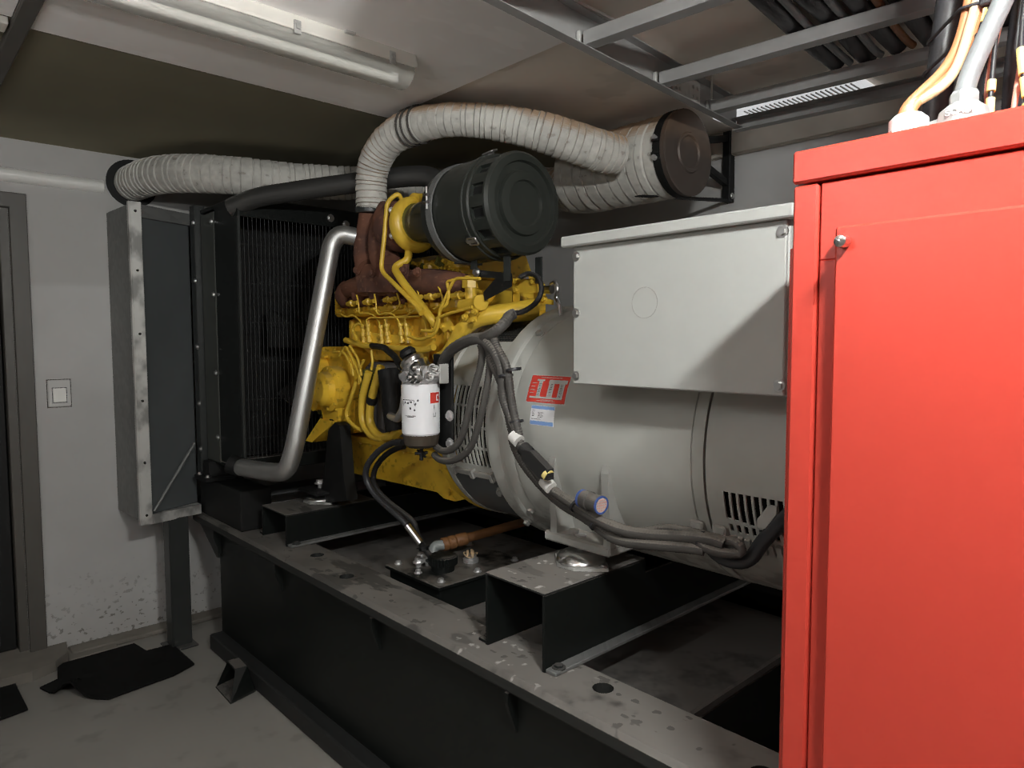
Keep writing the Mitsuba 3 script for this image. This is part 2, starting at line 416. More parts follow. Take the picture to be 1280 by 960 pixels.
# dark room behind the door
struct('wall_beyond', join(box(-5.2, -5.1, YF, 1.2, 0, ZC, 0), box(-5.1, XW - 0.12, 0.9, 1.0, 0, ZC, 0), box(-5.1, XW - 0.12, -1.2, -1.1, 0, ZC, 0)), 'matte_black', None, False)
struct('trim_4', box(XW, -1.25, 0.326, 0.371, ZC - 0.020, ZC + 0.01, 0.004), 'frame_steel', 'dark strip along the ceiling joint', False)
# steel door frame with its leaf ajar in the dark
fr = []
for d, w in ((0.0, 0.065), (0.035, 0.10)):
    fr.append(box(XW - 0.10 + d * 0, XW + 0.022 - d, DY1 - w + 0.065, DY1 + 0.065 if d == 0 else DY1 + 0.01, 0.03, DZ + 0.055 - (0 if d == 0 else 0.0), 0.003))
    fr.append(box(XW - 0.10, XW + 0.022 - d, DY0 - 0.06, DY1 + 0.065 if d == 0 else DY1, DZ - (0.01 if d == 0 else 0.05), DZ + 0.055 if d == 0 else DZ, 0.003))
fr.append(box(XW - 0.10, XW + 0.022, DY0 - 0.06, DY0 + 0.01, 0.03, DZ + 0.05, 0.003))
struct('door_1', join(fr), 'frame_steel', 'dark steel door frame', False)
part('door_1', 'leaf', join(box(XW - 0.088, XW - 0.056, DY0 + 0.01, DY1 - 0.04, 0.05, DZ - 0.05, 0.003)), 'matte_black', False, 'black door leaf')
part('door_1', 'kick_plate', box(XW - 0.056, XW - 0.049, DY0 + 0.05, DY1 - 0.10, 0.08, 0.30, 0.002), 'dark_panel', False, 'dull metal kick plate')
# concrete kerb and step along the far wall
struct('baseboard_left', join(box(XW, XW + 0.10, 0.62, 1.33, 0, 0.022, 0.006), box(XW, XW + 0.16, 0.60, 0.80, 0, 0.016, 0.006)), 'concrete', 'low concrete kerb along the foot of the wall', False)
struct('trim_3', prism([(XW - 0.1, -0.5), (XW + 0.24, -0.5), (XW + 0.24, 0.45), (XW + 0.20, 0.54), (XW + 0.13, 0.60), (XW - 0.02, 0.62), (XW - 0.1, 0.54)], 2, 0, 0.045), 'concrete', 'rough concrete doorstep', False)

# light switch on the far wall
sw = thing('light_switch', 'white single rocker light switch on the far wall beside the door frame', 'light switch')
part(sw, 'plate', box(XW - 0.004, XW + 0.010, 0.588, 0.678, 1.148, 1.272, 0.004), 'switch_plate', 30)
part(sw, 'gap', box(XW + 0.009, XW + 0.0105, 0.604, 0.662, 1.166, 1.237, 0.0003), 'ink', False, 'dark gap round the rocker')
part(sw, 'back_box', box(XW - 0.002, XW + 0.003, 0.585, 0.681, 1.145, 1.275, 0.001), 'frame_steel', False)
part(sw, 'rocker', hull([(XW + 0.009, 0.606, 1.168), (XW + 0.009, 0.660, 1.168), (XW + 0.009, 0.606, 1.235), (XW + 0.009, 0.660, 1.235), (XW + 0.018, 0.608, 1.172), (XW + 0.018, 0.658, 1.172), (XW + 0.013, 0.608, 1.233), (XW + 0.013, 0.658, 1.233)]), 'white_plastic', False)

# ---------------------------------------------------------------- lamps
def lamp(x, y0, y1, label, lit, zc=ZC - 0.008, radiance=None):
    k = thing('fluorescent_lamp', label, 'lamp')
    prof = [(-0.058, 0.0), (0.058, 0.0), (0.064, -0.030), (0.062, -0.040), (-0.062, -0.040), (-0.064, -0.030)]
    part(k, 'housing', prism([(x + a, zc + b) for a, b in prof], 1, y0, y1), 'lamp_white', 25, 'white plastic housing')
    a = np.linspace(0, np.pi, 15)
    arc = [(x + 0.058 * math.cos(t), zc - 0.040 - 0.050 * math.sin(t)) for t in a]
    inner = [(x + 0.0555 * math.cos(t), zc - 0.040 - 0.0475 * math.sin(t)) for t in a[::-1]]
    if not lit:
        scene[f'{k}__diffuser'] = mikit.ply(sweep_shell(arc, y0 + 0.004, y1 - 0.004), 'mat_clear', 40)
        labels[f'{k}__diffuser'] = {'label': 'clear ribbed diffuser'}
        part(k, 'reflector', prism([(x - 0.045, zc - 0.0405), (x + 0.045, zc - 0.0405), (x + 0.048, zc - 0.047), (x - 0.048, zc - 0.047)], 1, y0 + 0.02, y1 - 0.02), 'galv_bright', 30, 'metal reflector tray')
        part(k, 'tube', cyl((x, y0 + 0.06, zc - 0.066), (x, y1 - 0.05, zc - 0.066), 0.013, 20), 'tube_glass', 40, 'unlit white fluorescent tube')
        for s in (y0 + 0.045, y1 - 0.045):
            part(k, 'lamp_holder', box(x - 0.016, x + 0.016, s - 0.010, s + 0.010, zc - 0.080, zc - 0.047, 0.003), 'white_plastic', 30)
        for s in np.arange(y1 - 0.09, y0, -0.30):
            for q in (-1, 1):
                part(k, 'clip', join(box(x + q * 0.0665 - 0.002, x + q * 0.0665 + 0.002, s - 0.010, s + 0.010, zc - 0.052, zc - 0.016, 0.001), box(x + q * 0.070 - 0.003, x + q * 0.070 + 0.003, s - 0.006, s + 0.006, zc - 0.040, zc - 0.024, 0.001)), 'galv_bright', False, 'steel clip')
        part(k, 'mounting_clip', box(x - 0.072, x + 0.072, y1 - 0.245, y1 - 0.215, zc - 0.006, zc + 0.001, 0.001), 'galv_bright', False)
    else:
        m = cyl((x, y0 + 0.06, zc - 0.085), (x, y1 - 0.06, zc - 0.085), 0.016, 16)
        kk = part(k, 'tube', m, 'tube_glass', 40, 'glowing fluorescent tube')
        scene[kk]['emitter'] = {'type': 'area', 'radiance': {'type': 'rgb', 'value': list(radiance)}}
    return k

def sweep_shell(arc, y0, y1):
    """thin trough: one sheet along y with closed ends"""
    arc = np.array(arc)
    n = len(arc)
    v = np.vstack([np.c_[arc[:, 0], np.full(n, y0), arc[:, 1]], np.c_[arc[:, 0], np.full(n, y1), arc[:, 1]]])
    f = []
    for i in range(n - 1): f += [[i, i + 1, n + i + 1], [i, n + i + 1, n + i]]
    for i in range(1, n - 1): f += [[0, i, i + 1], [n, n + i + 1, n + i]]
    return trimesh.Trimesh(v, np.array(f), process=False)

lamp(-1.865, -0.24, 1.275, 'long unlit fluorescent batten with clear diffuser on the painted ceiling panel', False)
part('ceiling', 'edge_trim', box(-2.425, -2.355, -1.6, 0.320, ZC - 0.022, ZC - 0.0005, 0.002), 'lamp_white', False, 'white edge trim of the second ceiling panel')
for q, lab in ((LAMP, 'lit fluorescent tube hung below the ceiling over the camera'), (LAMP2, 'second lit fluorescent tube hung below the ceiling behind the camera')):
    lk = lamp(q['x'], q['y0'], q['y1'], lab, True, q['z'] + 0.085, q['radiance'])
    for y in (q['y0'] + 0.15, q['y1'] - 0.15):
        part(lk, 'hanger_rod', cyl((q['x'], y, q['z'] + 0.084), (q['x'], y, ZC + 0.001), 0.003, 8), 'steel', 40)

# ---------------------------------------------------------------- rubber mats on the floor
def mat_sheet(poly, fold=None):
    from shapely.geometry import Polygon
    m = trimesh.creation.extrude_polygon(Polygon(poly), 0.008, engine='earcut')
    m = m.subdivide_to_size(0.05)
    v = m.vertices
    v[:, 2] += 0.006 * meshkit.fbm(np.c_[v[:, 0] * 5, v[:, 1] * 5, v[:, 0] * 0], 3, 4)
    if fold is not None:
        c, d, h = fold
        t = (v[:, :2] - np.array(c)) @ np.array(d)
        s = (v[:, :2] - np.array(c)) @ np.array([-d[1], d[0]])
        v[:, 2] += h * np.exp(-(s / 0.05) ** 2) * np.clip((t + 0.16) / 0.22, 0, 1) ** 1.3 * (t > -0.16)
    v[:, 2] += 0.0005
    return m
p2 = lambda *q: [(a[0], a[1]) for a in q]
poly = p2((-3.399, 0.459, 0.000), (-3.429, 0.527, 0.000), (-3.583, 0.553, 0.000), (-3.590, 0.865, 0.000), (-3.467, 0.884, -0.000), (-3.464, 0.999, 0.000), (-3.181, 1.004, 0.000), (-3.132, 0.905, 0.000), (-3.101, 0.646, 0.000), (-3.253, 0.502, 0.000))
single('rubber_mat', mat_sheet(poly, ((-3.27, 0.56), (0.80, -0.60), 0.07)), 'mat_rubber', 'black rubber mat with a buckled edge on the floor below the wall switch', 'mat', smooth=40)
poly = p2((-3.652, 0.190, 0.000), (-3.617, 0.388, 0.000), (-3.230, 0.394, 0.000), (-3.182, 0.158, 0.000))
single('rubber_mat', mat_sheet(poly), 'mat_rubber', 'black rubber mat in front of the doorstep, cut by the left edge of the photo', 'mat', smooth=40)

# ================================================================ skid base of the generator
YC = 1.79                                   # centre line of the set
sk = thing('generator_skid', 'long black steel base frame under the generator, its top flange covered in grey dust', 'machine base')
SX0, SX1 = -3.56, -0.50
def rail(y0, y1, wy):
    holes = [(-2.48, (y0 + y1) / 2 + 0.02), (-2.18, (y0 + y1) / 2 - 0.02), (-1.045, (y0 + y1) / 2 + 0.03), (-0.62, (y0 + y1) / 2)]
    m = box(SX0, SX1, y0, y1, 0.560, 0.610, 0.012)
    m = cut(m, *[cyl((hx, hy, 0.5), (hx, hy, 0.7), 0.026, 20) for hx, hy in holes])
    part(sk, 'top_flange', m, 'skid_dust', 30, 'dusty top flange')
rail(1.135, 1.330, 0)
rail(2.245, 2.450, 0)
for y in (1.172, 2.355):
    part(sk, 'web', box(-3.30, SX1, y, y + 0.02, 0.06, 0.565, 0.002), 'black_paint', False)
part(sk, 'end_plate', box(-3.30, -3.28, 1.23, 2.36, 0.06, 0.56, 0.002), 'black_paint', False)
for y0, y1 in ((1.113, 1.30), (2.27, 2.45)):
    part(sk, 'bottom_flange', box(-3.30, SX1, y0, y1, 0.0, 0.075, 0.006), 'guard_black', False)
for gx in (-3.285, -2.62, -1.90, -1.255, -0.62):
    part(sk, 'gusset', prism([(1.137, 0.562), (1.174, 0.562), (1.174, 0.45), (1.167, 0.45), (1.137, 0.535)], 0, gx - 0.006, gx + 0.006), 'black_paint', False)
part(sk, 'end_gusset', prism([(SX0 + 0.02, 0.562), (-3.29, 0.562), (-3.29, 0.43), (-3.31, 0.43)], 1, 1.160, 1.172), 'black_paint', False)
# tank top between the rails, its pit at the right end
part(sk, 'tank_top', box(-3.0, -0.945, 1.325, 2.25, 0.470, 0.500, 0.006), 'plate_grey', False, 'grey dusty tank top')
part(sk, 'tank_wall', join(box(-0.975, -0.945, 1.24, 2.35, 0.06, 0.47, 0.0)), 'black_paint', False)
part(sk, 'pit_floor', box(-0.945, -0.52, 1.24, 2.35, 0.02, 0.05, 0.0), 'matte_black', False)
# raised tank cover with fittings
part(sk, 'tank_hatch', box(-2.185, -1.875, 1.395, 1.79, 0.50, 0.595, 0.003), 'black_paint', False)
part(sk, 'tank_cover', box(-2.20, -1.862, 1.382, 1.802, 0.595, 0.612, 0.004), 'black_paint', False, 'black bolted tank cover')
part(sk, 'filler_cap', join(cyl((-1.995, 1.50, 0.61), (-1.995, 1.50, 0.640), 0.042, 32), *[box(-1.995 + 0.046 * math.cos(a) - 0.006, -1.995 + 0.046 * math.cos(a) + 0.006, 1.50 + 0.046 * math.sin(a) - 0.006, 1.50 + 0.046 * math.sin(a) + 0.006, 0.636, 0.665, 0.001) for a in np.arange(24) * np.pi / 12], cyl((-1.995, 1.50, 0.632), (-1.995, 1.50, 0.668), 0.048, 32)), 'black_paint', 30, 'black ribbed filler cap')
for bx, by in ((-2.165, 1.42), (-2.03, 1.415), (-1.90, 1.42), (-1.895, 1.58), (-1.895, 1.765), (-2.165, 1.765), (-2.17, 1.60)):
    part(sk, 'bolt', bolt((bx, by, 0.612), (0, 0, 1), 0.010, 0.012), 'cast_alu', False)
sender = thing('level_sender', 'brass tank level sender with wire terminals on the black tank cover', 'sensor')
part(sender, 'body', lathe([(0, 0), (0.030, 0), (0.030, 0.012), (0.022, 0.014), (0.022, 0.024), (0, 0.024)], 24, (-2.00, 1.635, 0.612)), 'cast_alu')
part(sender, 'wire_loop', sweep([(-2.00 + 0.026 * math.cos(a), 1.635 + 0.026 * math.sin(a), 0.640 + 0.006 * math.sin(2 * a)) for a in np.linspace(0.4, 6.0, 24)], 0.0022, 8), 'cream_wire', 50, 'pale wire loop')
for a in range(3):
    part(sender, 'terminal', cyl((-2.00 + 0.012 * math.cos(a * 2.1), 1.635 + 0.012 * math.sin(a * 2.1), 0.634), (-2.00 + 0.012 * math.cos(a * 2.1), 1.635 + 0.012 * math.sin(a * 2.1), 0.656), 0.005, 8), 'cream_wire', 30, 'brass terminal')
for fx, fy in ((-2.12, 1.49), (-2.075, 1.49), (-2.085, 1.455)):
    part(sk, 'union', join(cyl((fx, fy, 0.61), (fx, fy, 0.650), 0.010, 12), bolt((fx, fy, 0.630), (0, 0, 1), 0.014, 0.014)), 'cast_alu')
# cross members: open channels lying across the rails
def cross(x0, x1, z1, label):
    k = thing('cross_member', label, 'steel beam')
    z0, t = 0.611, 0.008
    for ya, yb in ((1.212, 1.63), (1.95, 2.40)):
        part(k, 'top_plate', box(x0, x1, ya, yb, z1 - t, z1, 0.002), 'skid_dust', False, 'dusty top plate')
    zm = min(z1 - t, 0.770)
    side = [(1.212, z0), (2.40, z0), (2.40, z1 - t), (1.95, z1 - t), (1.95, zm), (1.63, zm), (1.63, z1 - t), (1.212, z1 - t)]
    if zm == z1 - t: side = [(1.212, z0), (2.40, z0), (2.40, z1 - t), (1.212, z1 - t)]
    for xx in (x0, x1 - t):
        part(k, 'side_plate', prism(side, 0, xx, xx + t), 'black_paint', False)
    part(k, 'flange', box(x1, x1 + 0.035, 1.215, 2.40, z0, z0 + 0.010, 0.002), 'galvanised', False, 'scuffed bottom flange')
    part(k, 'flange', box(x0 - 0.035, x0, 1.215, 2.40, z0, z0 + 0.010, 0.002), 'black_paint', False)
    for xx in (x0 - 0.018, x1 + 0.018):
        part(k, 'bolt', bolt((xx, 1.245, z0 + 0.010), (0, 0, 1), 0.012, 0.008), 'dark_steel', False)
    return k
cross(-1.42, -1.193, 0.815, 'black open channel across the skid under the grey alternator foot')
cross(-2.90, -2.662, 0.742, 'black open channel across the skid near the radiator, under the black engine mount')
# anti-vibration mounts
def avmount(x, y, z, label, up):
    k = thing('vibration_mount', label, 'machine mount', None)
    part(k, 'base_plate', hull([(x + dx, y + dy, z + dz) for dx, dy in ((-0.10, 0.0), (-0.085, 0.02), (0.10, 0.0), (0.085, 0.02), (0.03, -0.065), (-0.03, -0.065), (0.03, 0.065), (-0.03, 0.065)) for dz in (0.001, 0.009)]), 'galv_bright', False, 'zinc base plate')
    part(k, 'cup', lathe([(0, 0.008), (0.064, 0.008), (0.070, 0.014), (0.066, 0.026), (0.045, 0.040), (0.02, 0.044), (0, 0.044)], 36, (x, y, z)), 'bright_steel', 40, 'domed steel cup')
    part(k, 'stud', join(cyl((x, y, z + 0.03), (x, y, z + up), 0.010, 12), bolt((x, y, z + up - 0.014), (0, 0, 1), 0.017, 0.014)), 'cast_alu')
    for s in (-1, 1):
        part(k, 'bolt', bolt((x + s * 0.082, y + 0.004, z + 0.009), (0, 0, 1), 0.009, 0.008), 'steel', False)
avmount(-1.285, 1.452, 0.815, 'domed steel vibration mount under the grey alternator foot', 0.085)
avmount(-2.79, 1.43, 0.742, 'domed steel vibration mount on the rear channel, under the black engine leg', 0.095)

# ================================================================ alternator
al = thing('alternator', 'large grey cylindrical generator alternator with terminal box on top', 'generator')
AZ = 1.17
def ring(x0, x1, r0, r1, n=96):
    return lathe([(r0, 0), (r1, 0), (r1, x1 - x0), (r0, x1 - x0), (r0, 0)], n, (x0, YC, AZ), None).apply_transform(np.eye(4))
def axial(profile, n=96):
    """lathe about the machine's axis: profile of (radius, x)"""
    m = lathe([(r, x) for r, x in profile], n)
    v = m.vertices.copy()
    m.vertices = np.c_[v[:, 2], YC + v[:, 0], AZ + v[:, 1]]
    return m
def shell(x0, x1, r0, r1, n=128):
    return axial([(r0, x0), (r1, x0), (r1, x1), (r0, x1), (r0, x0)], n)
def radial_box(x0, x1, deg0, deg1, r0=0.30, r1=0.45):
    """block between two angles, 0 facing the camera side (-y), 90 up"""
    a = np.radians(np.linspace(deg0, deg1, 5))
    pts = [(x, YC - r * math.cos(t), AZ + r * math.sin(t)) for x in (x0, x1) for r in (r0, r1) for t in a]
    return hull(pts)
# stator barrel
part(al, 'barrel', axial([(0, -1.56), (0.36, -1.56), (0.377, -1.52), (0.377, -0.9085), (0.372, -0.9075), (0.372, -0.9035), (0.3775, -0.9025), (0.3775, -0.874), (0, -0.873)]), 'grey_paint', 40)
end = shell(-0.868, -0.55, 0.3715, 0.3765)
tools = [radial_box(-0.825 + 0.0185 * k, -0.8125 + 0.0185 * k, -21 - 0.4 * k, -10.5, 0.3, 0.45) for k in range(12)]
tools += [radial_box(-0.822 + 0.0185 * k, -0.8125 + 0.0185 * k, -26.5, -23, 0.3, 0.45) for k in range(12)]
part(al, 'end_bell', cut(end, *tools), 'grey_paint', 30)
for k in range(11):
    part(al, 'louvre', radial_box(-0.824 + 0.0185 * k, -0.8115 + 0.0185 * k, -33, -28, 0.370, 0.386), 'cast_grey', False)
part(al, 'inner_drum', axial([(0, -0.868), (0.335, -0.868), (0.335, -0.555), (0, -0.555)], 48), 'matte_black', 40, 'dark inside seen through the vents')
part(al, 'end_cover', axial([(0, -0.55), (0.37, -0.55), (0.37, -0.52), (0.33, -0.505), (0, -0.505)]), 'grey_paint', 40)
# conical adaptor and flange on the engine side
part(al, 'flange', axial([(0.30, -1.625), (0.392, -1.625), (0.394, -1.612), (0.394, -1.585), (0.390, -1.575), (0.380, -1.57), (0.375, -1.545), (0.372, -1.535), (0.30, -1.535)]), 'grey_paint', 25)
fan = shell(-1.895, -1.62, 0.361, 0.366)
tools = []
xs = [-1.842 + 0.0205 * k for k in range(9)]
for k, x in enumerate(xs):
    for d0, d1 in ((-21.5, -12.0), (-10.8, -1.2), (0.0, 9.6), (10.8, 20.5)):
        tools.append(radial_box(x, x + 0.0125, d0, d1, 0.30, 0.42))
part(al, 'fan_housing', cut(fan, radial_box(-1.86, -1.645, 48, 130, 0.30, 0.42), *tools), 'grey_paint', 30)
part(al, 'housing_end', axial([(0.30, -1.628), (0.3605, -1.628), (0.3605, -1.622), (0.30, -1.622), (0.30, -1.628)]), 'matte_black', 30)
part(al, 'housing_lip', axial([(0.35, -1.905), (0.374, -1.905), (0.374, -1.880), (0.366, -1.874), (0.35, -1.874)]), 'grey_paint', 25)
mesh_bars = [radial_box(-1.858 + 0.0145 * k, -1.853 + 0.0145 * k, 47.5, 130.5, 0.348, 0.354) for k in range(15)]
mesh_bars += [radial_box(-1.86, -1.645, a, a + 0.5, 0.346, 0.352) for a in np.arange(49, 130, 1.9)]
kk = part(al, 'vent_mesh', join(mesh_bars), 'dark_steel', False, 'dark perforated vent mesh')
labels[kk]['kind'] = 'stuff'
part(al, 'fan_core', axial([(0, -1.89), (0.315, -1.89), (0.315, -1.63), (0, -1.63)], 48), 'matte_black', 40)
# lower guard under the vents
part(al, 'guard_rim', join(radial_box(-1.885, -1.645, -27.0, -24.6, 0.366, 0.380), *[radial_box(x, x + 0.016, -28.0, -23.4, 0.366, 0.386) for x in (-1.87, -1.77, -1.67)]), 'cast_grey', False, 'pale clamp strip')
part(al, 'guard_plate', shell_sector(-1.885, -1.645, 0.3665, 0.371, -62, -27), 'dark_panel', 30, 'dark lower guard plate')
for x, a in ((-1.66, -35), (-1.555, 52), (-1.555, -44), (-1.60, -52)):
    t = math.radians(a)
    dvec = V(0, -math.cos(t), math.sin(t))
    part(al, 'bolt', bolt(V(x, YC, AZ) + dvec * (0.372 if x > -1.58 else (0.393 if x > -1.62 else 0.371)), dvec, 0.012, 0.014), 'cast_grey', False)
# lifting / cable brackets under the band
for x in (-0.905, -0.845):
    t = math.radians(-30)
    c = V(x, YC - 0.392 * math.cos(t), AZ + 0.392 * math.sin(t))
    part(al, 'clamp_block', box(c[0] - 0.018, c[0] + 0.018, c[1] - 0.016, c[1] + 0.03, c[2] - 0.03, c[2] + 0.04, 0.004), 'cast_grey', False)
# foot
ft = part(al, 'foot', join(box(-1.400, -1.155, 1.418, 1.66, 0.868, 0.896, 0.006), box(-1.39, -1.16, 1.50, 1.60, 0.89, 1.0, 0.01)), 'cast_grey', 30, 'cast grey mounting foot')
for x in (-1.375, -1.178):
    rib = prism([(1.422, 0.892), (1.422, 0.93), (1.412, 1.04), (1.410, 1.095), (1.418, 1.118), (1.432, 1.115), (1.50, 1.0), (1.62, 0.96), (1.62, 0.892)], 0, x, x + 0.024)
    part(ft, 'rib', rib, 'cast_grey', False)
part(ft, 'web', hull([(-1.40, 1.50, 0.89), (-1.20, 1.50, 0.89), (-1.40, 1.47, 1.02), (-1.20, 1.47, 1.02), (-1.40, 1.52, 1.03), (-1.20, 1.52, 1.03), (-1.40, 1.56, 0.89), (-1.20, 1.56, 0.89)]), 'cast_grey', False)
part(ft, 'plug', lathe([(0, 0), (0.024, 0), (0.024, 0.008), (0.012, 0.012), (0, 0.012)], 20, (-1.365, 1.477, 0.975), (0, -1, 0.25)), 'dark_steel', 40, 'dark round plug')
part(ft, 'bolt', bolt((-1.31, 1.45, 0.896), (0, 0, 1), 0.016, 0.014), 'cast_grey', False)
# terminal box
TX0, TX1, TY0, TZ0, TZ1 = -1.180, -0.628, 1.300, 1.336, 1.690
tb = part(al, 'terminal_box', box(TX0, TX1, TY0 + 0.010, 2.28, TZ0, TZ1, 0.004), 'box_grey', False, 'flat grey terminal box')
part(tb, 'front_panel', box(TX0 + 0.002, TX1 - 0.002, TY0, TY0 + 0.010, TZ0 + 0.002, TZ1 - 0.012, 0.002), 'box_grey', False)
part(tb, 'lid', box(TX0 - 0.022, TX1 + 0.02, TY0 - 0.022, 2.30, TZ1 - 0.012, TZ1 + 0.014, 0.003), 'box_grey', False)
part(tb, 'knockout', ring_disc((-0.960, TY0 - 0.0008, 1.532), 0.0345, 0.0005), 'cast_grey', 30, 'round knock-out')
for x, z in ((TX0 + 0.012, TZ1 - 0.035), (TX0 + 0.012, 1.515), (TX0 + 0.012, TZ0 + 0.022), (TX1 - 0.010, TZ1 - 0.035), (TX1 - 0.010, TZ0 + 0.022)):
    part(tb, 'bolt', bolt((x, TY0, z), (0, -1, 0), 0.008, 0.008), 'steel', False)
# printed plates on the barrel: curved patches
def patch(x0, x1, d0, d1, r, t=0.0008, n=8, lean=0.0):
    a = np.radians(np.linspace(d0, d1, n))
    v, f = [], []
    for rr in (r, r + t):
        for k, q in enumerate(a):
            off = lean * k / (n - 1)
            v += [[x0 + off, YC - rr * math.cos(q), AZ + rr * math.sin(q)], [x1 + off, YC - rr * math.cos(q), AZ + rr * math.sin(q)]]
    m = 2 * n
    for k in range(n - 1):
        i = m + 2 * k
        f += [[i, i + 1, i + 3], [i, i + 3, i + 2]]
        i = 2 * k
        f += [[i, i + 3, i + 1], [i, i + 2, i + 3]]
        for s in (0, 1):
            i = 2 * k + s
            q = [[i, m + i, m + i + 2], [i, m + i + 2, i + 2]]
            f += q if s == 0 else [w[::-1] for w in q]
    f += [[0, 1, m + 1], [0, m + 1, m], [m - 2, 2 * m - 1, m - 1], [m - 2, 2 * m - 2, 2 * m - 1]]
    return trimesh.Trimesh(np.array(v), np.array(f), process=False)
R0 = 0.3772
pl = part(al, 'rating_plate', patch(-1.481, -1.322, 14.3, 27.6, R0), 'decal_grey', False, 'red rating plate with white figures')
RP = R0 + 0.0008
part(pl, 'red_field', patch(-1.478, -1.325, 14.8, 27.2, RP, 0.0005), 'decal_red', False)
RP += 0.0005
fig = [(-1.452, -1.420, 24.6, 25.4), (-1.442, -1.427, 17.2, 25.0), (-1.468, -1.338, 16.6, 17.4),
       (-1.402, -1.330, 23.6, 25.4), (-1.400, -1.378, 17.2, 24.0), (-1.358, -1.337, 17.2, 24.0)]
labels[part(pl, 'figures', join(*[patch(a, b, c, d, RP, 0.0004) for a, b, c, d in fig]), 'decal_grey', False, 'pale figures on the red plate')]['kind'] = 'stuff'
tiny = [patch(x, x + 0.010, d, d + 0.22, RP + 0.0004, 0.0002, 3) for x in (-1.4395, -1.394, -1.3525) for d in np.arange(17.9, 23.4, 0.75)]
labels[part(pl, 'small_print', join(*tiny), 'ink', False, 'lines of small print')]['kind'] = 'stuff'
tiny = [patch(x, x + w, d, d + 0.25, RP, 0.0003, 3) for x, w, d in ((-1.44, 0.085, 26.2), (-1.437, 0.075, 15.4), (-1.42, 0.05, 15.9), (-1.470, 0.02, 23.4), (-1.470, 0.016, 21.8), (-1.470, 0.02, 20.2), (-1.470, 0.016, 18.8))]
labels[part(pl, 'small_print', join(*tiny), 'decal_grey', False, 'pale small print')]['kind'] = 'stuff'
sl = part(al, 'service_sticker', patch(-1.452, -1.357, 4.8, 13.4, R0), 'decal_white', False, 'white sticker with pale blue bands')
RP = R0 + 0.0008
part(sl, 'blue_band', join(patch(-1.451, -1.358, 11.9, 13.3, RP, 0.0003, 4), patch(-1.451, -1.358, 4.9, 6.6, RP, 0.0003, 4)), 'decal_blue', False)
labels[part(sl, 'small_print', join(*[patch(x, x + w, d, d + 0.22, RP, 0.0003, 3) for x, w, d in ((-1.447, 0.012, 11.0), (-1.447, 0.010, 10.2), (-1.447, 0.012, 9.4), (-1.447, 0.010, 8.6), (-1.422, 0.022, 10.3), (-1.422, 0.018, 9.6), (-1.422, 0.022, 8.9), (-1.422, 0.020, 8.2), (-1.447, 0.04, 7.3))]), 'ink', False, 'lines of small print')]['kind'] = 'stuff'

# ================================================================ radiator and its duct on the far wall
du = thing('radiator_duct', 'galvanised sheet metal air duct between the far wall and the radiator', 'air duct')
part(du, 'side_panel', prism([(XW + 0.003, 0.855), (-3.41, 0.872), (-3.41, 0.880), (XW + 0.003, 0.863)], 2, 0.640, 2.045), 'galvanised', False, 'dull galvanised side panel')
part(du, 'corner_angle', join(box(-3.408, -3.400, 0.868, 0.915, 0.615, 2.062, 0.002), box(-3.425, -3.400, 0.862, 0.869, 0.615, 2.062, 0.002)), 'galv_bright', False, 'bright galvanised corner angle')
part(du, 'front_panel', prism([(-3.420, 0.915), (-3.520, 1.150), (-3.528, 1.148), (-3.428, 0.913)], 2, 0.66, 2.00), 'dark_panel', False, 'dark front panel')
part(du, 'top_panel', prism([(XW + 0.003, 0.855), (-3.400, 0.872), (-3.410, 0.930), (-3.515, 1.160), (-3.52, 2.35), (XW + 0.003, 2.35)], 2, 2.045, 2.052), 'galvanised', False)
part(du, 'top_flange', join(prism([(-3.415, 0.915), (-3.512, 1.150), (-3.50, 1.155), (-3.403, 0.915)], 2, 1.995, 2.05)), 'galvanised', False)
part(du, 'bottom_panel', prism([(XW + 0.003, 0.855), (-3.400, 0.872), (-3.410, 0.930), (-3.515, 1.160), (-3.52, 2.35), (XW + 0.003, 2.35)], 2, 0.632, 0.640), 'galvanised', False)
part(du, 'bottom_lip', join(prism([(-3.412, 0.915), (-3.508, 1.145), (-3.45, 1.145), (-3.398, 0.915)], 2, 0.616, 0.66)), 'galv_bright', False)
part(du, 'stay', cyl((-3.412, 0.925, 0.67), (-3.485, 1.135, 0.955), 0.008, 10), 'galvanised', 40, 'thin diagonal stay')
for z in (0.66, 0.90, 1.18, 1.48, 1.76, 2.02):
    part(du, 'screw', bolt((-3.400, 0.890, z), (1, 0, 0), 0.006, 0.004, False), 'matte_black', False)
post = single('support_post', join(box(-3.50, -3.42, 0.985, 0.993, 0.0, 0.62, 0.002), box(-3.43, -3.422, 0.985, 1.075, 0.0, 0.62, 0.002), box(-3.52, -3.38, 0.96, 1.09, 0.0, 0.008, 0.002)), 'dark_steel', 'dark steel angle post standing under the radiator duct', 'post', smooth=False)
ra = thing('radiator', 'black engine radiator with its fan guard, at the far end of the skid', 'radiator')
RX0, RX1, RY0, RY1, RZ0, RZ1 = -3.50, -3.00, 1.180, 2.40, 0.87, 2.065
part(ra, 'side_channel', join(box(RX0, RX0 + 0.06, RY0 - 0.030, RY0 + 0.02, RZ0 - 0.06, RZ1 + 0.02, 0.003)), 'dark_steel', False)
part(ra, 'side_plate', box(RX0 + 0.07, -3.265, RY0 - 0.004, RY0 + 0.02, RZ0 + 0.01, RZ1 - 0.03, 0.003), 'side_grey', False, 'dark grey side plate')
part(ra, 'shroud', join(box(-3.265, RX1 - 0.012, RY0, RY0 + 0.02, RZ0 + 0.02, RZ1, 0.003), box(-3.50, RX1 - 0.012, RY0, RY1, RZ1 - 0.02, RZ1, 0.003), box(-3.265, RX1 - 0.012, RY1 - 0.02, RY1, RZ0, RZ1, 0.003), box(-3.45, RX1 - 0.012, RY0, RY1, RZ0, RZ0 + 0.02, 0.003)), 'black_paint', False)
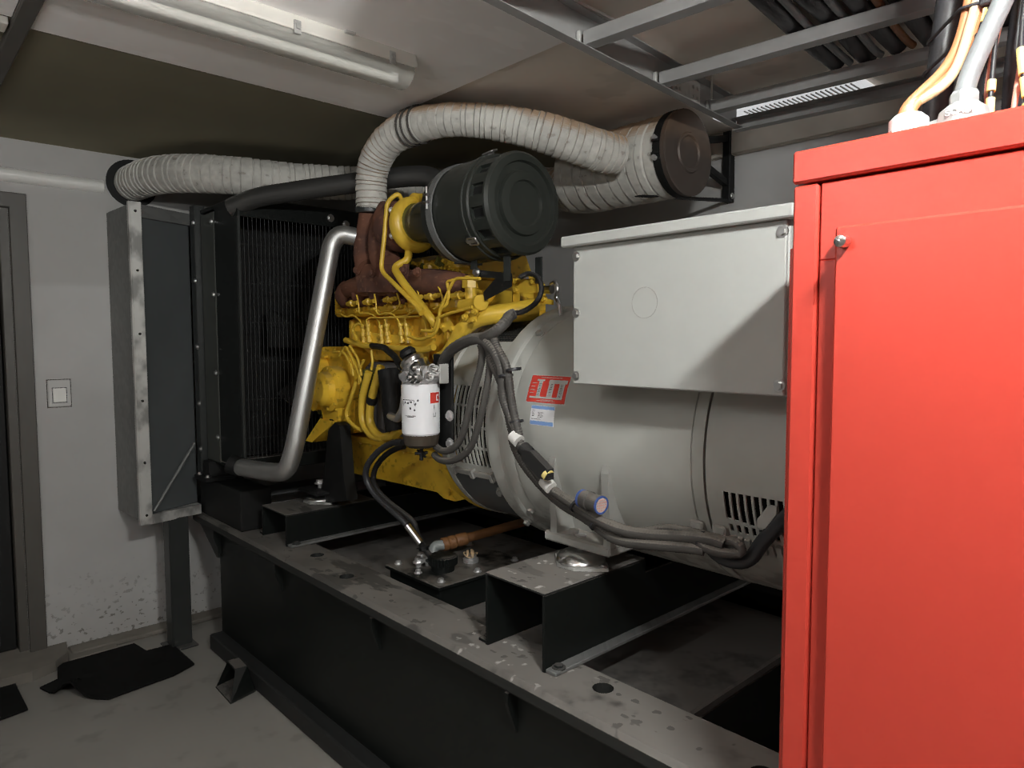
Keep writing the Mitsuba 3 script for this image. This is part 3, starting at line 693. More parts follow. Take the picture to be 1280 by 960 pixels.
part(ra, 'core', box(-3.48, -3.27, RY0 + 0.02, RY1 - 0.02, RZ0 + 0.03, RZ1 - 0.05, 0.0), 'matte_black', False)
part(ra, 'guard_edge', join(box(RX1 - 0.012, RX1, RY0 + 0.002, RY0 + 0.014, RZ0 + 0.02, RZ1 - 0.03, 0.002)), 'dark_steel', False, 'bright worn edge')
gb = [box(RX1 - 0.012, RX1, RY0, RY1, RZ1 - 0.085, RZ1, 0.002), box(RX1 - 0.012, RX1, RY0, RY1, RZ0, RZ0 + 0.06, 0.002), box(RX1 - 0.012, RX1, RY1 - 0.05, RY1, RZ0, RZ1, 0.002)]
part(ra, 'guard_frame', join(*gb), 'black_paint', False)
wires = [cyl((RX1 - 0.004, y, RZ0 + 0.05), (RX1 - 0.004, y, RZ1 - 0.08), 0.0016, 6) for y in np.arange(RY0 + 0.03, RY1 - 0.04, 0.0185)]
wires += [cyl((RX1 - 0.008, RY0 + 0.01, z), (RX1 - 0.008, RY1 - 0.02, z), 0.0016, 6) for z in np.linspace(RZ0 + 0.15, RZ1 - 0.2, 6)]
kk = part(ra, 'guard_wires', join(*wires), 'guard_black', 40, 'fan guard of upright wires')
labels[kk]['kind'] = 'stuff'
blades = []
for k in range(7):
    a = k * 2 * np.pi / 7 + 0.3
    rad, tan = V(0, math.cos(a), math.sin(a)), V(0, -math.sin(a), math.cos(a))
    c = V(-3.11, YC, 1.44)
    pts = [c + rad * r + tan * w * s + V(s * 0.035 + q, 0, 0) for r, w in ((0.10, 0.05), (0.45, 0.09)) for s in (-1, 1) for q in (0, 0.006)]
    blades.append(hull(pts))
for b in blades: part(ra, 'fan_blade', b, 'matte_black', False)
part(ra, 'fan_hub', cyl((-3.16, YC, 1.44), (-3.04, YC, 1.44), 0.12, 32), 'matte_black', 40)
for x, z in ((-3.445, 2.00), (-3.445, 1.73), (-3.445, 1.42), (-3.445, 1.15), (-3.445, 0.93), (-3.285, 1.99), (-3.285, 1.66), (-3.285, 1.30), (-3.285, 1.00)):
    part(ra, 'bolt', bolt((x, RY0 - (0.030 if x < -3.4 else 0.004), z), (0, -1, 0), 0.009, 0.008), 'steel', False)
for y, z in ((1.62, 2.02), (1.70, 2.00)):
    part(ra, 'bolt', bolt((RX1, y, z), (1, 0, 0), 0.012, 0.010), 'steel', False)
part(ra, 'foot', join(box(-3.46, -3.30, 1.12, 1.26, 0.79, 0.81, 0.003), box(-3.42, -3.34, 1.15, 1.24, 0.80, 0.88, 0.004), box(-3.50, -3.00, 1.16, 1.30, 0.612, 0.79, 0.004)), 'matte_black', False)
for x in (-3.44, -3.33):
    part(ra, 'bolt', bolt((x, 1.14, 0.81), (0, 0, 1), 0.010, 0.010), 'steel', False)

# ================================================================ engine
en = thing('diesel_engine', 'yellow diesel engine between the black radiator and the grey alternator', 'engine')
BY = 1.57
part(en, 'block', join(box(-2.86, -1.94, BY + 0.06, 2.02, 1.02, 1.56, 0.02), *[box(x, x + 0.03, BY + 0.02, BY + 0.07, 1.05, 1.54, 0.006) for x in np.arange(-2.80, -1.95, 0.14)]), 'yellow', 30)
part(en, 'cylinder_head', join(box(-2.84, -1.95, BY - 0.03, 2.00, 1.552, 1.675, 0.012), *[box(x, x + 0.05, BY - 0.045, BY, 1.565, 1.592, 0.008) for x in np.arange(-2.80, -2.0, 0.14)]), 'yellow', 30)
part(en, 'valve_cover', join(hull([(x, y, z) for x in (-2.80, -1.96) for y, z in ((1.64, 1.67), (1.66, 1.765), (1.70, 1.79), (1.88, 1.79), (1.94, 1.67))]), box(-2.82, -1.94, 1.61, 1.95, 1.67, 1.69, 0.004), *[box(x, x + 0.018, 1.640, 1.67, 1.68, 1.77, 0.003) for x in np.arange(-2.75, -1.97, 0.11)]), 'yellow', 30)
for x in np.arange(-2.76, -1.97, 0.11):
    part(en, 'bolt', bolt((x, 1.622, 1.69), (0, 0, 1), 0.009, 0.012), 'yellow_bright', False)
# sump
su = [(-2.90, 1.005), (-1.93, 1.005), (-1.93, 0.975), (-1.955, 0.90), (-1.965, 0.865), (-2.03, 0.845), (-2.10, 0.845), (-2.14, 0.862), (-2.90, 0.845)]
part(en, 'sump', join(prism(su, 1, 1.585, 1.98), box(-2.91, -1.92, 1.565, 2.0, 0.998, 1.024, 0.004)), 'yellow', 25, 'plain yellow sump')
part(en, 'drain_plug', bolt((-2.06, 1.585, 0.875), (0, -1, 0), 0.014, 0.010), 'yellow', False)
for x in np.arange(-2.86, -1.95, 0.085):
    part(en, 'bolt', bolt((x, 1.577, 0.998), (0, 0, -1), 0.008, 0.008), 'yellow_bright', False)
# flywheel housing
part(en, 'flywheel_housing', axial([(0.20, -2.00), (0.30, -2.00), (0.345, -1.955), (0.375, -1.945), (0.375, -1.908), (0.20, -1.908), (0.20, -2.00)], 64), 'yellow', 30)
# timing housing and pump drive at the front end
def rounded(x0, x1, z0, z1, y0, y1, rad=0.04):
    from shapely.geometry import box as sbox
    q = sbox(x0 + rad, z0 + rad, x1 - rad, z1 - rad).buffer(rad, quad_segs=5)
    return prism(list(q.exterior.coords)[:-1], 1, y0, y1)
part(en, 'timing_housing', join(rounded(-2.90, -2.60, 1.05, 1.42, 1.50, 1.62), rounded(-2.88, -2.62, 1.17, 1.40, 1.46, 1.50, 0.05)), 'yellow', 30)
gv = [lathe([(0, 0), (0.095, 0), (0.095, 0.05), (0.075, 0.058), (0.07, 0.085), (0.05, 0.10), (0, 0.10)], 32, (-2.66, 1.46, 1.245), (0, -1, 0)),
      lathe([(0, 0), (0.055, 0), (0.055, 0.05), (0.04, 0.06), (0, 0.06)], 24, (-2.80, 1.47, 1.33), (0, -1, 0)),
      lathe([(0, 0), (0.045, 0), (0.045, 0.07), (0.02, 0.08), (0, 0.08)], 24, (-2.78, 1.47, 1.19), (0, -1, 0))]
part(en, 'governor', join(*gv), 'yellow', 30)
for k in range(8):
    a = k * np.pi / 4
    part(en, 'bolt', bolt((-2.66 + 0.084 * math.cos(a), 1.41, 1.245 + 0.084 * math.sin(a)), (0, -1, 0), 0.007, 0.008), 'yellow_bright', False)
for x, z in ((-2.87, 1.40), (-2.87, 1.30), (-2.87, 1.12), (-2.75, 1.405), (-2.63, 1.40), (-2.72, 1.085)):
    part(en, 'bolt', bolt((x, 1.50, z), (0, -1, 0), 0.010, 0.012), 'yellow_bright', False)
# front support casting over the black leg
part(en, 'support_casting', join(hull([(-2.77, 1.42, 1.205), (-2.60, 1.42, 1.205), (-2.77, 1.58, 1.205), (-2.60, 1.58, 1.205), (-2.75, 1.43, 1.11), (-2.62, 1.43, 1.11), (-2.75, 1.58, 1.11), (-2.62, 1.58, 1.11)]),
     hull([(-2.76, 1.42, 1.11), (-2.62, 1.42, 1.11), (-2.76, 1.58, 1.11), (-2.62, 1.58, 1.11), (-2.86, 1.40, 1.005), (-2.80, 1.40, 1.005), (-2.80, 1.58, 1.005), (-2.70, 1.42, 1.06)]),
     box(-2.78, -2.59, 1.41, 1.58, 1.20, 1.218, 0.004), box(-2.76, -2.61, 1.415, 1.58, 1.155, 1.168, 0.003)), 'yellow', 30)
leg = [(-2.673, 1.420, 1.115), (-2.592, 1.420, 1.095), (-2.576, 1.420, 1.003), (-2.561, 1.420, 0.871), (-2.538, 1.420, 0.788), (-2.790, 1.420, 0.731), (-2.741, 1.420, 0.844), (-2.706, 1.420, 0.988)]
part(en, 'engine_leg', prism([(p[0], p[2]) for p in leg], 1, 1.42, 1.47), 'matte_black', 25, 'black engine leg')
part(en, 'leg_foot', box(-2.87, -2.69, 1.36, 1.56, 0.788, 0.802, 0.003), 'matte_black', False)
# exhaust manifold with six runners and the riser to the turbocharger
mf = part(en, 'exhaust_manifold', sweep(spline([(-2.724, 1.520, 1.654), (-2.511, 1.500, 1.671), (-2.248, 1.500, 1.665), (-2.019, 1.500, 1.657), (-1.863, 1.520, 1.637)], 30), np.r_[np.linspace(0.030, 0.044, 8), np.full(14, 0.047), np.linspace(0.046, 0.034, 8)], 20), 'rust', 40, 'rusty brown exhaust manifold')
for px in range(6):
    x = -2.70 + px * 0.135
    part(mf, 'runner', sweep(spline([(x + 0.04, 1.515, 1.672), (x + 0.018, 1.500, 1.650), (x, 1.508, 1.628), (x - 0.006, 1.56, 1.618)], 12), np.r_[np.linspace(0.036, 0.030, 8), np.linspace(0.030, 0.034, 4)], 14), 'rust', 40)
    part(mf, 'port_flange', box(x - 0.055, x + 0.045, 1.520, 1.545, 1.588, 1.655, 0.008), 'rust', 30)
    for s in (-1, 1):
        part(mf, 'bolt', bolt((x - 0.005 + s * 0.040, 1.52, 1.62 - s * 0.016), (0, -1, 0), 0.008, 0.012), 'rust', False)
part(mf, 'collector', hull([(-2.498, 1.450, 1.754), (-2.110, 1.450, 1.723), (-2.133, 1.450, 1.623), (-2.477, 1.450, 1.641), (-2.704, 1.570, 1.779), (-2.285, 1.570, 1.745), (-2.309, 1.570, 1.638), (-2.682, 1.570, 1.657)]), 'rust', 25)
part(mf, 'riser', sweep(spline([(-2.432, 1.480, 1.735), (-2.477, 1.490, 1.813), (-2.479, 1.500, 1.884), (-2.464, 1.500, 1.959)], 16), np.linspace(0.052, 0.040, 16), 18), 'rust', 40)
part(mf, 'riser', sweep(spline([(-2.288, 1.480, 1.724), (-2.352, 1.490, 1.807), (-2.354, 1.500, 1.886), (-2.348, 1.530, 1.959)], 16), np.linspace(0.058, 0.052, 16), 18), 'rust', 40)
for q in ((-2.465, 1.445, 1.726), (-2.352, 1.445, 1.708), (-2.139, 1.445, 1.702), (-2.032, 1.430, 1.687)):
    part(mf, 'bolt', bolt(q, (0, -1, 0), 0.012, 0.014), 'rust', False)
# turbocharger
TC = V((-2.174, 1.500, 1.876)[0], 1.50, (-2.174, 1.500, 1.876)[2])
tu = part(en, 'turbocharger', lathe([(0.06, -0.13), (0.085, -0.12), (0.098, -0.06), (0.09, -0.03), (0.06, -0.02), (0, -0.02)], 36, TC, (1, 0, 0)), 'rust', 40, 'turbocharger')
vol = []
for a in np.linspace(0, 2 * np.pi, 50):
    vol.append((TC[0] + 0.022, TC[1] - 0.073 * math.sin(a), TC[2] + 0.073 * math.cos(a)))
part(tu, 'compressor_volute', sweep(vol, np.linspace(0.026, 0.040, 50), 20), 'yellow_bright', 50, 'bright yellow compressor volute')
part(tu, 'volute_outlet', sweep(spline([TC + V(0.022, 0.0, 0.073), TC + V(0.022, 0.09, 0.080), TC + V(0.02, 0.16, 0.085)], 10), 0.040, 18), 'yellow_bright', 40)
part(tu, 'inlet_ring', lathe([(0.050, 0.0), (0.070, 0.0), (0.072, 0.03), (0.058, 0.055), (0.050, 0.055), (0.050, 0.0)], 36, TC + V(0.02, 0, 0), (1, 0, 0)), 'olive_metal', 40)
for a in (0.4, 1.5, 2.6, 3.7, 4.8, 5.9):
    part(tu, 'bolt', bolt(TC + V(-0.01, 0.088 * math.cos(a), 0.088 * math.sin(a)), (1, 0, 0), 0.008, 0.012), 'cast_alu', False)
# oil feed and drain of the turbocharger
part(en, 'oil_feed_pipe', pipe([(-2.180, 1.470, 1.958), (-2.176, 1.450, 1.986), (-2.205, 1.420, 1.955), (-2.208, 1.410, 1.844), (-2.223, 1.400, 1.705), (-2.011, 1.400, 1.574), (-1.974, 1.420, 1.529), (-2.011, 1.460, 1.491)], 0.0085, 0.03), 'yellow_bright', 50, 'thin yellow oil feed pipe')
part(en, 'oil_drain_pipe', pipe([(-2.158, 1.480, 1.776), (-2.149, 1.470, 1.742), (-2.184, 1.430, 1.716), (-2.113, 1.420, 1.658), (-1.928, 1.420, 1.511), (-1.981, 1.480, 1.479)], 0.0145, 0.035), 'yellow_bright', 50, 'thick yellow oil drain pipe')
part(en, 'pipe_union', cyl((-1.987, 1.400, 1.559), (-1.964, 1.400, 1.542), 0.013, 12), 'yellow_bright', False)
# fuel injection pump: long casting with delivery valves and pipes to the injectors
pu = part(en, 'injection_pump', join(hull([(-2.546, 1.460, 1.433), (-1.970, 1.460, 1.415), (-1.969, 1.460, 1.454), (-2.531, 1.460, 1.485), (-2.755, 1.580, 1.432), (-2.131, 1.580, 1.412), (-2.104, 1.560, 1.454), (-2.704, 1.560, 1.488)]), hull([(-2.428, 1.500, 1.369), (-2.073, 1.500, 1.370), (-2.057, 1.500, 1.414), (-2.550, 1.500, 1.426), (-2.590, 1.600, 1.363), (-2.211, 1.600, 1.364), (-2.195, 1.600, 1.411), (-2.720, 1.600, 1.424)])), 'yellow', 25)
part(pu, 'rail_pipe', pipe([(-2.579, 1.450, 1.449), (-2.426, 1.445, 1.427), (-2.020, 1.445, 1.412), (-1.963, 1.445, 1.423)], 0.012, 0.02), 'yellow_bright', 40)
tops = [(-2.449, 1.455, 1.500), (-2.410, 1.455, 1.504), (-2.316, 1.455, 1.498), (-2.274, 1.455, 1.502), (-2.180, 1.455, 1.502), (-2.140, 1.455, 1.501)]
for t in tops:
    part(pu, 'delivery_valve', lathe([(0, -0.066), (0.013, -0.066), (0.013, -0.054), (0.009, -0.052), (0.009, -0.040), (0.0125, -0.038), (0.0125, -0.024), (0.008, -0.022), (0.008, -0.006), (0.011, -0.004), (0.011, 0.008), (0, 0.010)], 12, V(*t), (-0.16, 0, 1)), 'yellow_bright', 25)
fuel_lines = [[(-2.455, 1.455, 1.500), (-2.472, 1.455, 1.529), (-2.526, 1.455, 1.552), (-2.580, 1.455, 1.543), (-2.627, 1.455, 1.559), (-2.655, 1.455, 1.560)],
              [(-2.406, 1.450, 1.504), (-2.417, 1.450, 1.528), (-2.388, 1.450, 1.537), (-2.290, 1.450, 1.534), (-2.153, 1.450, 1.532), (-2.054, 1.450, 1.534)],
              [(-2.326, 1.460, 1.498), (-2.343, 1.460, 1.527), (-2.379, 1.460, 1.548), (-2.429, 1.460, 1.556), (-2.486, 1.460, 1.555), (-2.486, 1.460, 1.587), (-2.495, 1.460, 1.617), (-2.502, 1.460, 1.631)],
              [(-2.277, 1.455, 1.502), (-2.288, 1.455, 1.528), (-2.259, 1.455, 1.537), (-2.191, 1.455, 1.535), (-2.132, 1.455, 1.539)],
              [(-2.175, 1.450, 1.502), (-2.191, 1.450, 1.526), (-2.228, 1.450, 1.548), (-2.274, 1.450, 1.552), (-2.322, 1.450, 1.545), (-2.340, 1.450, 1.562), (-2.340, 1.450, 1.592), (-2.352, 1.450, 1.627)],
              [(-2.141, 1.455, 1.502), (-2.153, 1.455, 1.527), (-2.132, 1.455, 1.541), (-2.089, 1.455, 1.554), (-2.068, 1.455, 1.565)],
              [(-2.226, 1.470, 1.626), (-2.203, 1.470, 1.585), (-2.220, 1.470, 1.567), (-2.266, 1.470, 1.553), (-2.314, 1.470, 1.542)],
              [(-1.966, 1.470, 1.636), (-1.949, 1.470, 1.612), (-1.940, 1.470, 1.584), (-1.953, 1.470, 1.567), (-1.993, 1.470, 1.557)],
              [(-2.091, 1.470, 1.627), (-2.084, 1.470, 1.607), (-2.067, 1.470, 1.590), (-2.033, 1.470, 1.564)]]
for pts in fuel_lines:
    part(pu, 'fuel_line', sweep(fillet(pts, 0.018), 0.0036, 8), 'yellow_bright', 50)
for q in [(-2.585, 1.490, 1.602), (-2.453, 1.490, 1.603), (-2.301, 1.490, 1.606), (-2.026, 1.490, 1.605), (-1.870, 1.490, 1.601), (-2.130, 1.490, 1.605)]:
    q = V(*q)
    part(en, 'injector_stub', lathe([(0, -0.05), (0.010, -0.05), (0.010, -0.02), (0.015, -0.02), (0.015, 0.004), (0.009, 0.006), (0.009, 0.04), (0, 0.04)], 12, q, (1, -0.1, 0.02)), 'yellow_bright', 25)
for pts in ([(-2.432, 1.420, 1.449), (-2.474, 1.420, 1.491), (-2.436, 1.420, 1.515), (-2.394, 1.420, 1.508)], [(-2.495, 1.420, 1.427), (-2.434, 1.420, 1.380), (-2.406, 1.420, 1.308)], [(-2.581, 1.420, 1.384), (-2.527, 1.420, 1.427), (-2.442, 1.420, 1.338), (-2.407, 1.420, 1.283)], [(-2.634, 1.420, 1.400), (-2.541, 1.420, 1.401), (-2.479, 1.420, 1.344), (-2.468, 1.420, 1.306)], [(-2.082, 1.420, 1.463), (-2.004, 1.420, 1.449), (-1.919, 1.420, 1.468), (-1.896, 1.420, 1.505), (-1.895, 1.420, 1.543), (-1.864, 1.420, 1.584), (-1.811, 1.420, 1.650), (-1.681, 1.420, 1.641)], [(-1.998, 1.420, 1.482), (-1.928, 1.420, 1.478), (-1.909, 1.420, 1.505), (-1.886, 1.420, 1.553), (-1.855, 1.420, 1.563), (-1.837, 1.420, 1.604), (-1.854, 1.420, 1.642), (-1.819, 1.420, 1.645)], [(-1.909, 1.420, 1.522), (-1.847, 1.420, 1.536), (-1.783, 1.420, 1.544), (-1.721, 1.420, 1.553)], [(-2.386, 1.420, 1.371), (-2.417, 1.420, 1.339), (-2.426, 1.420, 1.275)], [(-2.332, 1.420, 1.409), (-2.322, 1.420, 1.366), (-2.334, 1.420, 1.335)]):
    part(en, 'small_pipe', sweep(fillet(pts, 0.02), 0.0055, 8), 'yellow_bright', 50)
# lower pipes, oil cooler
part(en, 'oil_cooler', join(box(-2.52, -2.08, 1.50, 1.60, 1.07, 1.36, 0.02), *[box(-2.50 + 0.05 * k, -2.475 + 0.05 * k, 1.492, 1.51, 1.09, 1.34, 0.004) for k in range(8)]), 'engine_grey', 30, 'dark grey oil cooler')
part(en, 'clamp_plate', hull([(-2.433, 1.440, 1.332), (-2.275, 1.440, 1.348), (-2.359, 1.440, 1.215), (-2.468, 1.440, 1.218), (-2.467, 1.460, 1.330), (-2.306, 1.460, 1.347), (-2.392, 1.460, 1.211), (-2.502, 1.460, 1.214)]), 'olive_metal', False)
for pts, r in (([(-2.352, 1.420, 1.325), (-2.409, 1.420, 1.213), (-2.407, 1.420, 1.118), (-2.337, 1.420, 1.074), (-2.251, 1.420, 1.076)], 0.015), ([(-2.265, 1.420, 1.349), (-2.338, 1.420, 1.223), (-2.358, 1.420, 1.128), (-2.285, 1.420, 1.073), (-2.179, 1.420, 1.096), (-2.131, 1.420, 1.130)], 0.016), ([(-2.450, 1.420, 1.281), (-2.538, 1.420, 1.139), (-2.481, 1.420, 1.105), (-2.414, 1.420, 1.092)], 0.008)):
    part(en, 'coolant_pipe', sweep(fillet(pts, 0.05), r, 14), 'yellow_bright', 50)
part(en, 'pipe_union', cyl((-2.179, 1.420, 1.096), (-2.141, 1.420, 1.123), 0.020, 6), 'yellow_bright', False)
part(en, 'pipe_sleeve', cyl((-2.326, 1.420, 1.227), (-2.338, 1.420, 1.205), 0.020, 16), 'matte_black', 40)
# rear end: brackets, thermostat tower, elbow castings
part(en, 'filter_tower', join(cyl((-1.823, 1.500, 1.510), (-1.826, 1.500, 1.663), 0.020, 18), lathe([(0, 0), (0.028, 0), (0.028, 0.03), (0, 0.03)], 6, (-1.826, 1.500, 1.623), (0, 0, 1)), cyl((-1.849, 1.480, 1.564), (-1.745, 1.480, 1.571), 0.020, 18), lathe([(0, 0), (0.026, 0), (0.026, 0.022), (0, 0.022)], 20, (-1.761, 1.480, 1.569), (1, -0.3, 0.05))), 'yellow_bright', 30)
part(en, 'elbow_casting', sweep(spline([(-1.919, 1.460, 1.393), (-1.847, 1.460, 1.456), (-1.795, 1.480, 1.509), (-1.722, 1.540, 1.535), (-1.661, 1.640, 1.551)], 24), np.linspace(0.022, 0.036, 24), 16), 'yellow_bright', 40)
part(en, 'elbow_flange', join(hull([(-1.812, 1.450, 1.520), (-1.775, 1.450, 1.501), (-1.733, 1.450, 1.549), (-1.718, 1.450, 1.533), (-1.862, 1.490, 1.522), (-1.824, 1.490, 1.502), (-1.781, 1.490, 1.551), (-1.765, 1.490, 1.535)]), hull([(-1.932, 1.440, 1.495), (-1.892, 1.440, 1.473), (-1.860, 1.440, 1.515), (-1.843, 1.440, 1.499), (-1.986, 1.480, 1.496), (-1.944, 1.480, 1.473), (-1.912, 1.480, 1.517), (-1.894, 1.480, 1.500)]), hull([(-1.869, 1.440, 1.478), (-1.826, 1.440, 1.464), (-1.821, 1.440, 1.504), (-1.796, 1.440, 1.490), (-1.921, 1.480, 1.479), (-1.877, 1.480, 1.465), (-1.872, 1.480, 1.505), (-1.846, 1.480, 1.491)])), 'yellow_bright', False)
for q in [(-1.779, 1.440, 1.524), (-1.730, 1.440, 1.541), (-1.900, 1.440, 1.495), (-1.847, 1.440, 1.486), (-1.734, 1.440, 1.513)]:
    part(en, 'bolt', bolt(q, (0.1, -1, 0), 0.008, 0.012), 'yellow_bright', False)
part(en, 'rear_bracket', join(hull([(-2.007, 1.470, 1.394), (-1.950, 1.470, 1.412), (-1.951, 1.470, 1.373), (-1.993, 1.470, 1.361), (-2.089, 1.530, 1.392), (-2.030, 1.530, 1.411), (-2.031, 1.530, 1.370), (-2.075, 1.530, 1.357)]), hull([(-1.819, 1.550, 1.530), (-1.674, 1.550, 1.544), (-1.749, 1.620, 1.614), (-1.815, 1.620, 1.623), (-1.995, 1.700, 1.538), (-1.836, 1.700, 1.553), (-1.890, 1.750, 1.627), (-1.960, 1.750, 1.636)])), 'yellow_bright', 25)
bx = [(641,348,1.60), (665,350,1.60), (665,366,1.60), (641,366,1.60)]
part(en, 'rear_housing', join(hull([(-1.745, 1.620, 1.657), (-1.626, 1.620, 1.646), (-1.626, 1.620, 1.602), (-1.745, 1.620, 1.608), (-1.874, 1.740, 1.672), (-1.746, 1.740, 1.661), (-1.746, 1.740, 1.613), (-1.875, 1.740, 1.620)]), hull([(-1.745, 1.620, 1.608), (-1.710, 1.620, 1.606), (-1.710, 1.620, 1.531), (-1.746, 1.620, 1.532), (-1.853, 1.720, 1.618), (-1.815, 1.720, 1.616), (-1.815, 1.720, 1.536), (-1.853, 1.720, 1.537)]), hull([(-1.665, 1.640, 1.605), (-1.642, 1.640, 1.604), (-1.642, 1.640, 1.530), (-1.665, 1.640, 1.530), (-1.766, 1.740, 1.614), (-1.742, 1.740, 1.613), (-1.742, 1.740, 1.534), (-1.766, 1.740, 1.535)]), hull([(-1.686, 1.680, 1.594), (-1.611, 1.680, 1.580), (-1.611, 1.680, 1.564), (-1.686, 1.680, 1.572), (-1.766, 1.760, 1.601), (-1.687, 1.760, 1.586), (-1.687, 1.760, 1.569), (-1.766, 1.760, 1.578)])), 'yellow_bright', False, 'boxy yellow bracket at the rear of the engine')
for q in ((-1.725, 1.620, 1.645), (-1.725, 1.620, 1.615), (-1.641, 1.620, 1.639), (-1.652, 1.680, 1.584)):
    part(en, 'bolt', bolt(q, (0, -1, 0), 0.008, 0.012), 'yellow_bright', False)
part(en, 'speed_sensor', join(cyl((-1.632, 1.660, 1.614), (-1.599, 1.660, 1.613), 0.014, 14), pipe([(-1.606, 1.660, 1.629), (-1.584, 1.660, 1.638), (-1.573, 1.660, 1.611), (-1.581, 1.660, 1.586), (-1.566, 1.660, 1.564), (-1.559, 1.660, 1.528)], 0.0065, 0.01, 10), box(-1.755, -1.725, 1.65, 1.68, 1.640, 1.668, 0.004)), 'bright_steel', 30, 'bright plated throttle linkage')
part(en, 'rear_hose', pipe([(-1.667, 1.580, 1.652), (-1.650, 1.600, 1.667), (-1.598, 1.600, 1.651), (-1.584, 1.600, 1.609), (-1.586, 1.580, 1.568), (-1.607, 1.540, 1.537), (-1.642, 1.520, 1.532)], 0.0085, 0.03), 'rubber', 50, 'dark rubber hose')
fb = part(en, 'filter_bracket', join(hull([(-1.768, 1.480, 1.679), (-1.598, 1.480, 1.654), (-1.598, 1.480, 1.634), (-1.760, 1.480, 1.655), (-1.816, 1.520, 1.685), (-1.641, 1.520, 1.659), (-1.641, 1.520, 1.639), (-1.808, 1.520, 1.661)]), hull([(-1.665, 1.480, 1.651), (-1.598, 1.480, 1.646), (-1.598, 1.480, 1.614), (-1.729, 1.480, 1.575), (-1.736, 1.480, 1.602), (-1.688, 1.500, 1.654), (-1.619, 1.500, 1.649), (-1.620, 1.500, 1.617), (-1.752, 1.500, 1.577), (-1.760, 1.500, 1.604)])), 'matte_black', False, 'black air filter bracket')
part(fb, 'strut', hull([(-1.784, 1.470, 1.745), (-1.755, 1.470, 1.742), (-1.752, 1.470, 1.677), (-1.789, 1.470, 1.680), (-1.790, 1.475, 1.746), (-1.761, 1.475, 1.743), (-1.758, 1.475, 1.678), (-1.795, 1.475, 1.681)]), 'dark_steel', False)
part(fb, 'bolt', bolt((-1.762, 1.475, 1.670), (0, -1, 0), 0.010, 0.012), 'steel', False)
rng = np.random.default_rng(5)
for k in range(34):          # studs and nuts along the side of the head
    x = rng.uniform(-2.78, -2.0)
    part(en, 'cap_screw', bolt((x, 1.542, rng.uniform(1.565, 1.61)), (rng.uniform(-.2, .2), -1, rng.uniform(-.2, .2)), rng.uniform(0.006, 0.011), rng.uniform(0.008, 0.024)), 'yellow_bright' if k % 2 else 'yellow', False)
for k in range(26):          # and over the timing housing
    part(en, 'cap_screw', bolt((rng.uniform(-2.89, -2.61), rng.uniform(1.455, 1.49), rng.uniform(1.08, 1.41)), (rng.uniform(-.2, .3), -1, rng.uniform(-.2, .3)), rng.uniform(0.006, 0.014), rng.uniform(0.012, 0.04)), ('yellow_bright', 'yellow', 'olive_metal')[k % 3], False)
for k in range(46):          # bosses and cap screws over the upper side of the engine
    x, z, y = rng.uniform(-2.45, -1.98), rng.uniform(1.665, 1.74), rng.uniform(1.56, 1.62)
    part(en, 'cap_screw', bolt((x, y, z), (rng.uniform(-.2, .2), -1, 0.4), rng.uniform(0.007, 0.013), rng.uniform(0.01, 0.03)), 'yellow_bright' if k % 3 else 'olive_metal', False)
part(en, 'rocker_rail', join(box(-2.40, -1.98, 1.575, 1.66, 1.67, 1.715, 0.008), *[box(x, x + 0.05, 1.56, 1.62, 1.70, 1.74, 0.01) for x in np.arange(-2.36, -2.0, 0.085)]), 'yellow', 30)

# ---------------------------------------------------------------- air filter
AF = V(-1.56, 1.50, (-1.564, 1.500, 1.867)[2])
af = thing('air_filter', 'large round black plastic air filter housing with louvred end over the alternator', 'air filter')
def afl(profile, n=72):
    return lathe([(r, x) for r, x in profile], n, AF, (1, 0, 0))
body = afl([(0.0, -0.345), (0.135, -0.345), (0.152, -0.335), (0.158, -0.24), (0.163, -0.235), (0.163, -0.085), (0.158, -0.080), (0.158, -0.01), (0.150, 0.0), (0.128, 0.004), (0.124, -0.008), (0.100, -0.010), (0.096, 0.002), (0.070, 0.006), (0.066, -0.004), (0.0, -0.006)])
slots = []
for k in range(14):
    a0 = 2 * np.pi * (k + 0.15) / 14
    aa = np.linspace(a0, a0 + 2 * np.pi * 0.52 / 14, 4)
    slots.append(hull([(AF[0] + x, AF[1] - r * math.cos(t), AF[2] + r * math.sin(t)) for x in (-0.074, -0.018) for r in (0.1465, 0.19) for t in aa]))
part(af, 'body', cut(body, *slots), 'filter_black', 30)
part(af, 'louvre_ring', afl([(0.142, -0.078), (0.146, -0.078), (0.146, -0.012), (0.142, -0.012), (0.142, -0.078)]), 'matte_black', 40)
part(af, 'strap', afl([(0.160, -0.290), (0.166, -0.290), (0.166, -0.262), (0.160, -0.262), (0.160, -0.290)]), 'galvanised', 40, 'metal clamp strap')
part(af, 'body_seam', afl([(0.160, -0.12), (0.168, -0.118), (0.168, -0.106), (0.160, -0.104), (0.160, -0.12)]), 'filter_black', 40)
def clip_at(ang, x0, s=1.0):
    d = V(0, -math.cos(ang), math.sin(ang)); t = V(0, math.sin(ang), math.cos(ang)); c = AF + V(x0, 0, 0) + d * 0.170
    loop = [c + V(a, 0, 0) * s + t * b * s + d * h for a, b, h in ((-0.022, -0.012, 0), (0.022, -0.012, 0.004), (0.022, 0.012, 0.004), (-0.022, 0.012, 0), (-0.022, -0.012, 0))]
    return join(sweep(fillet(loop, 0.006), 0.003, 8), hull([c + V(a, 0, 0) + t * b + d * h for a in (-0.03, 0.012) for b in (-0.006, 0.006) for h in (-0.006, 0.003)]))
for a in (-0.75, 1.25):
    part(af, 'clip', clip_at(a, -0.10), 'steel', 30, 'wire clip')
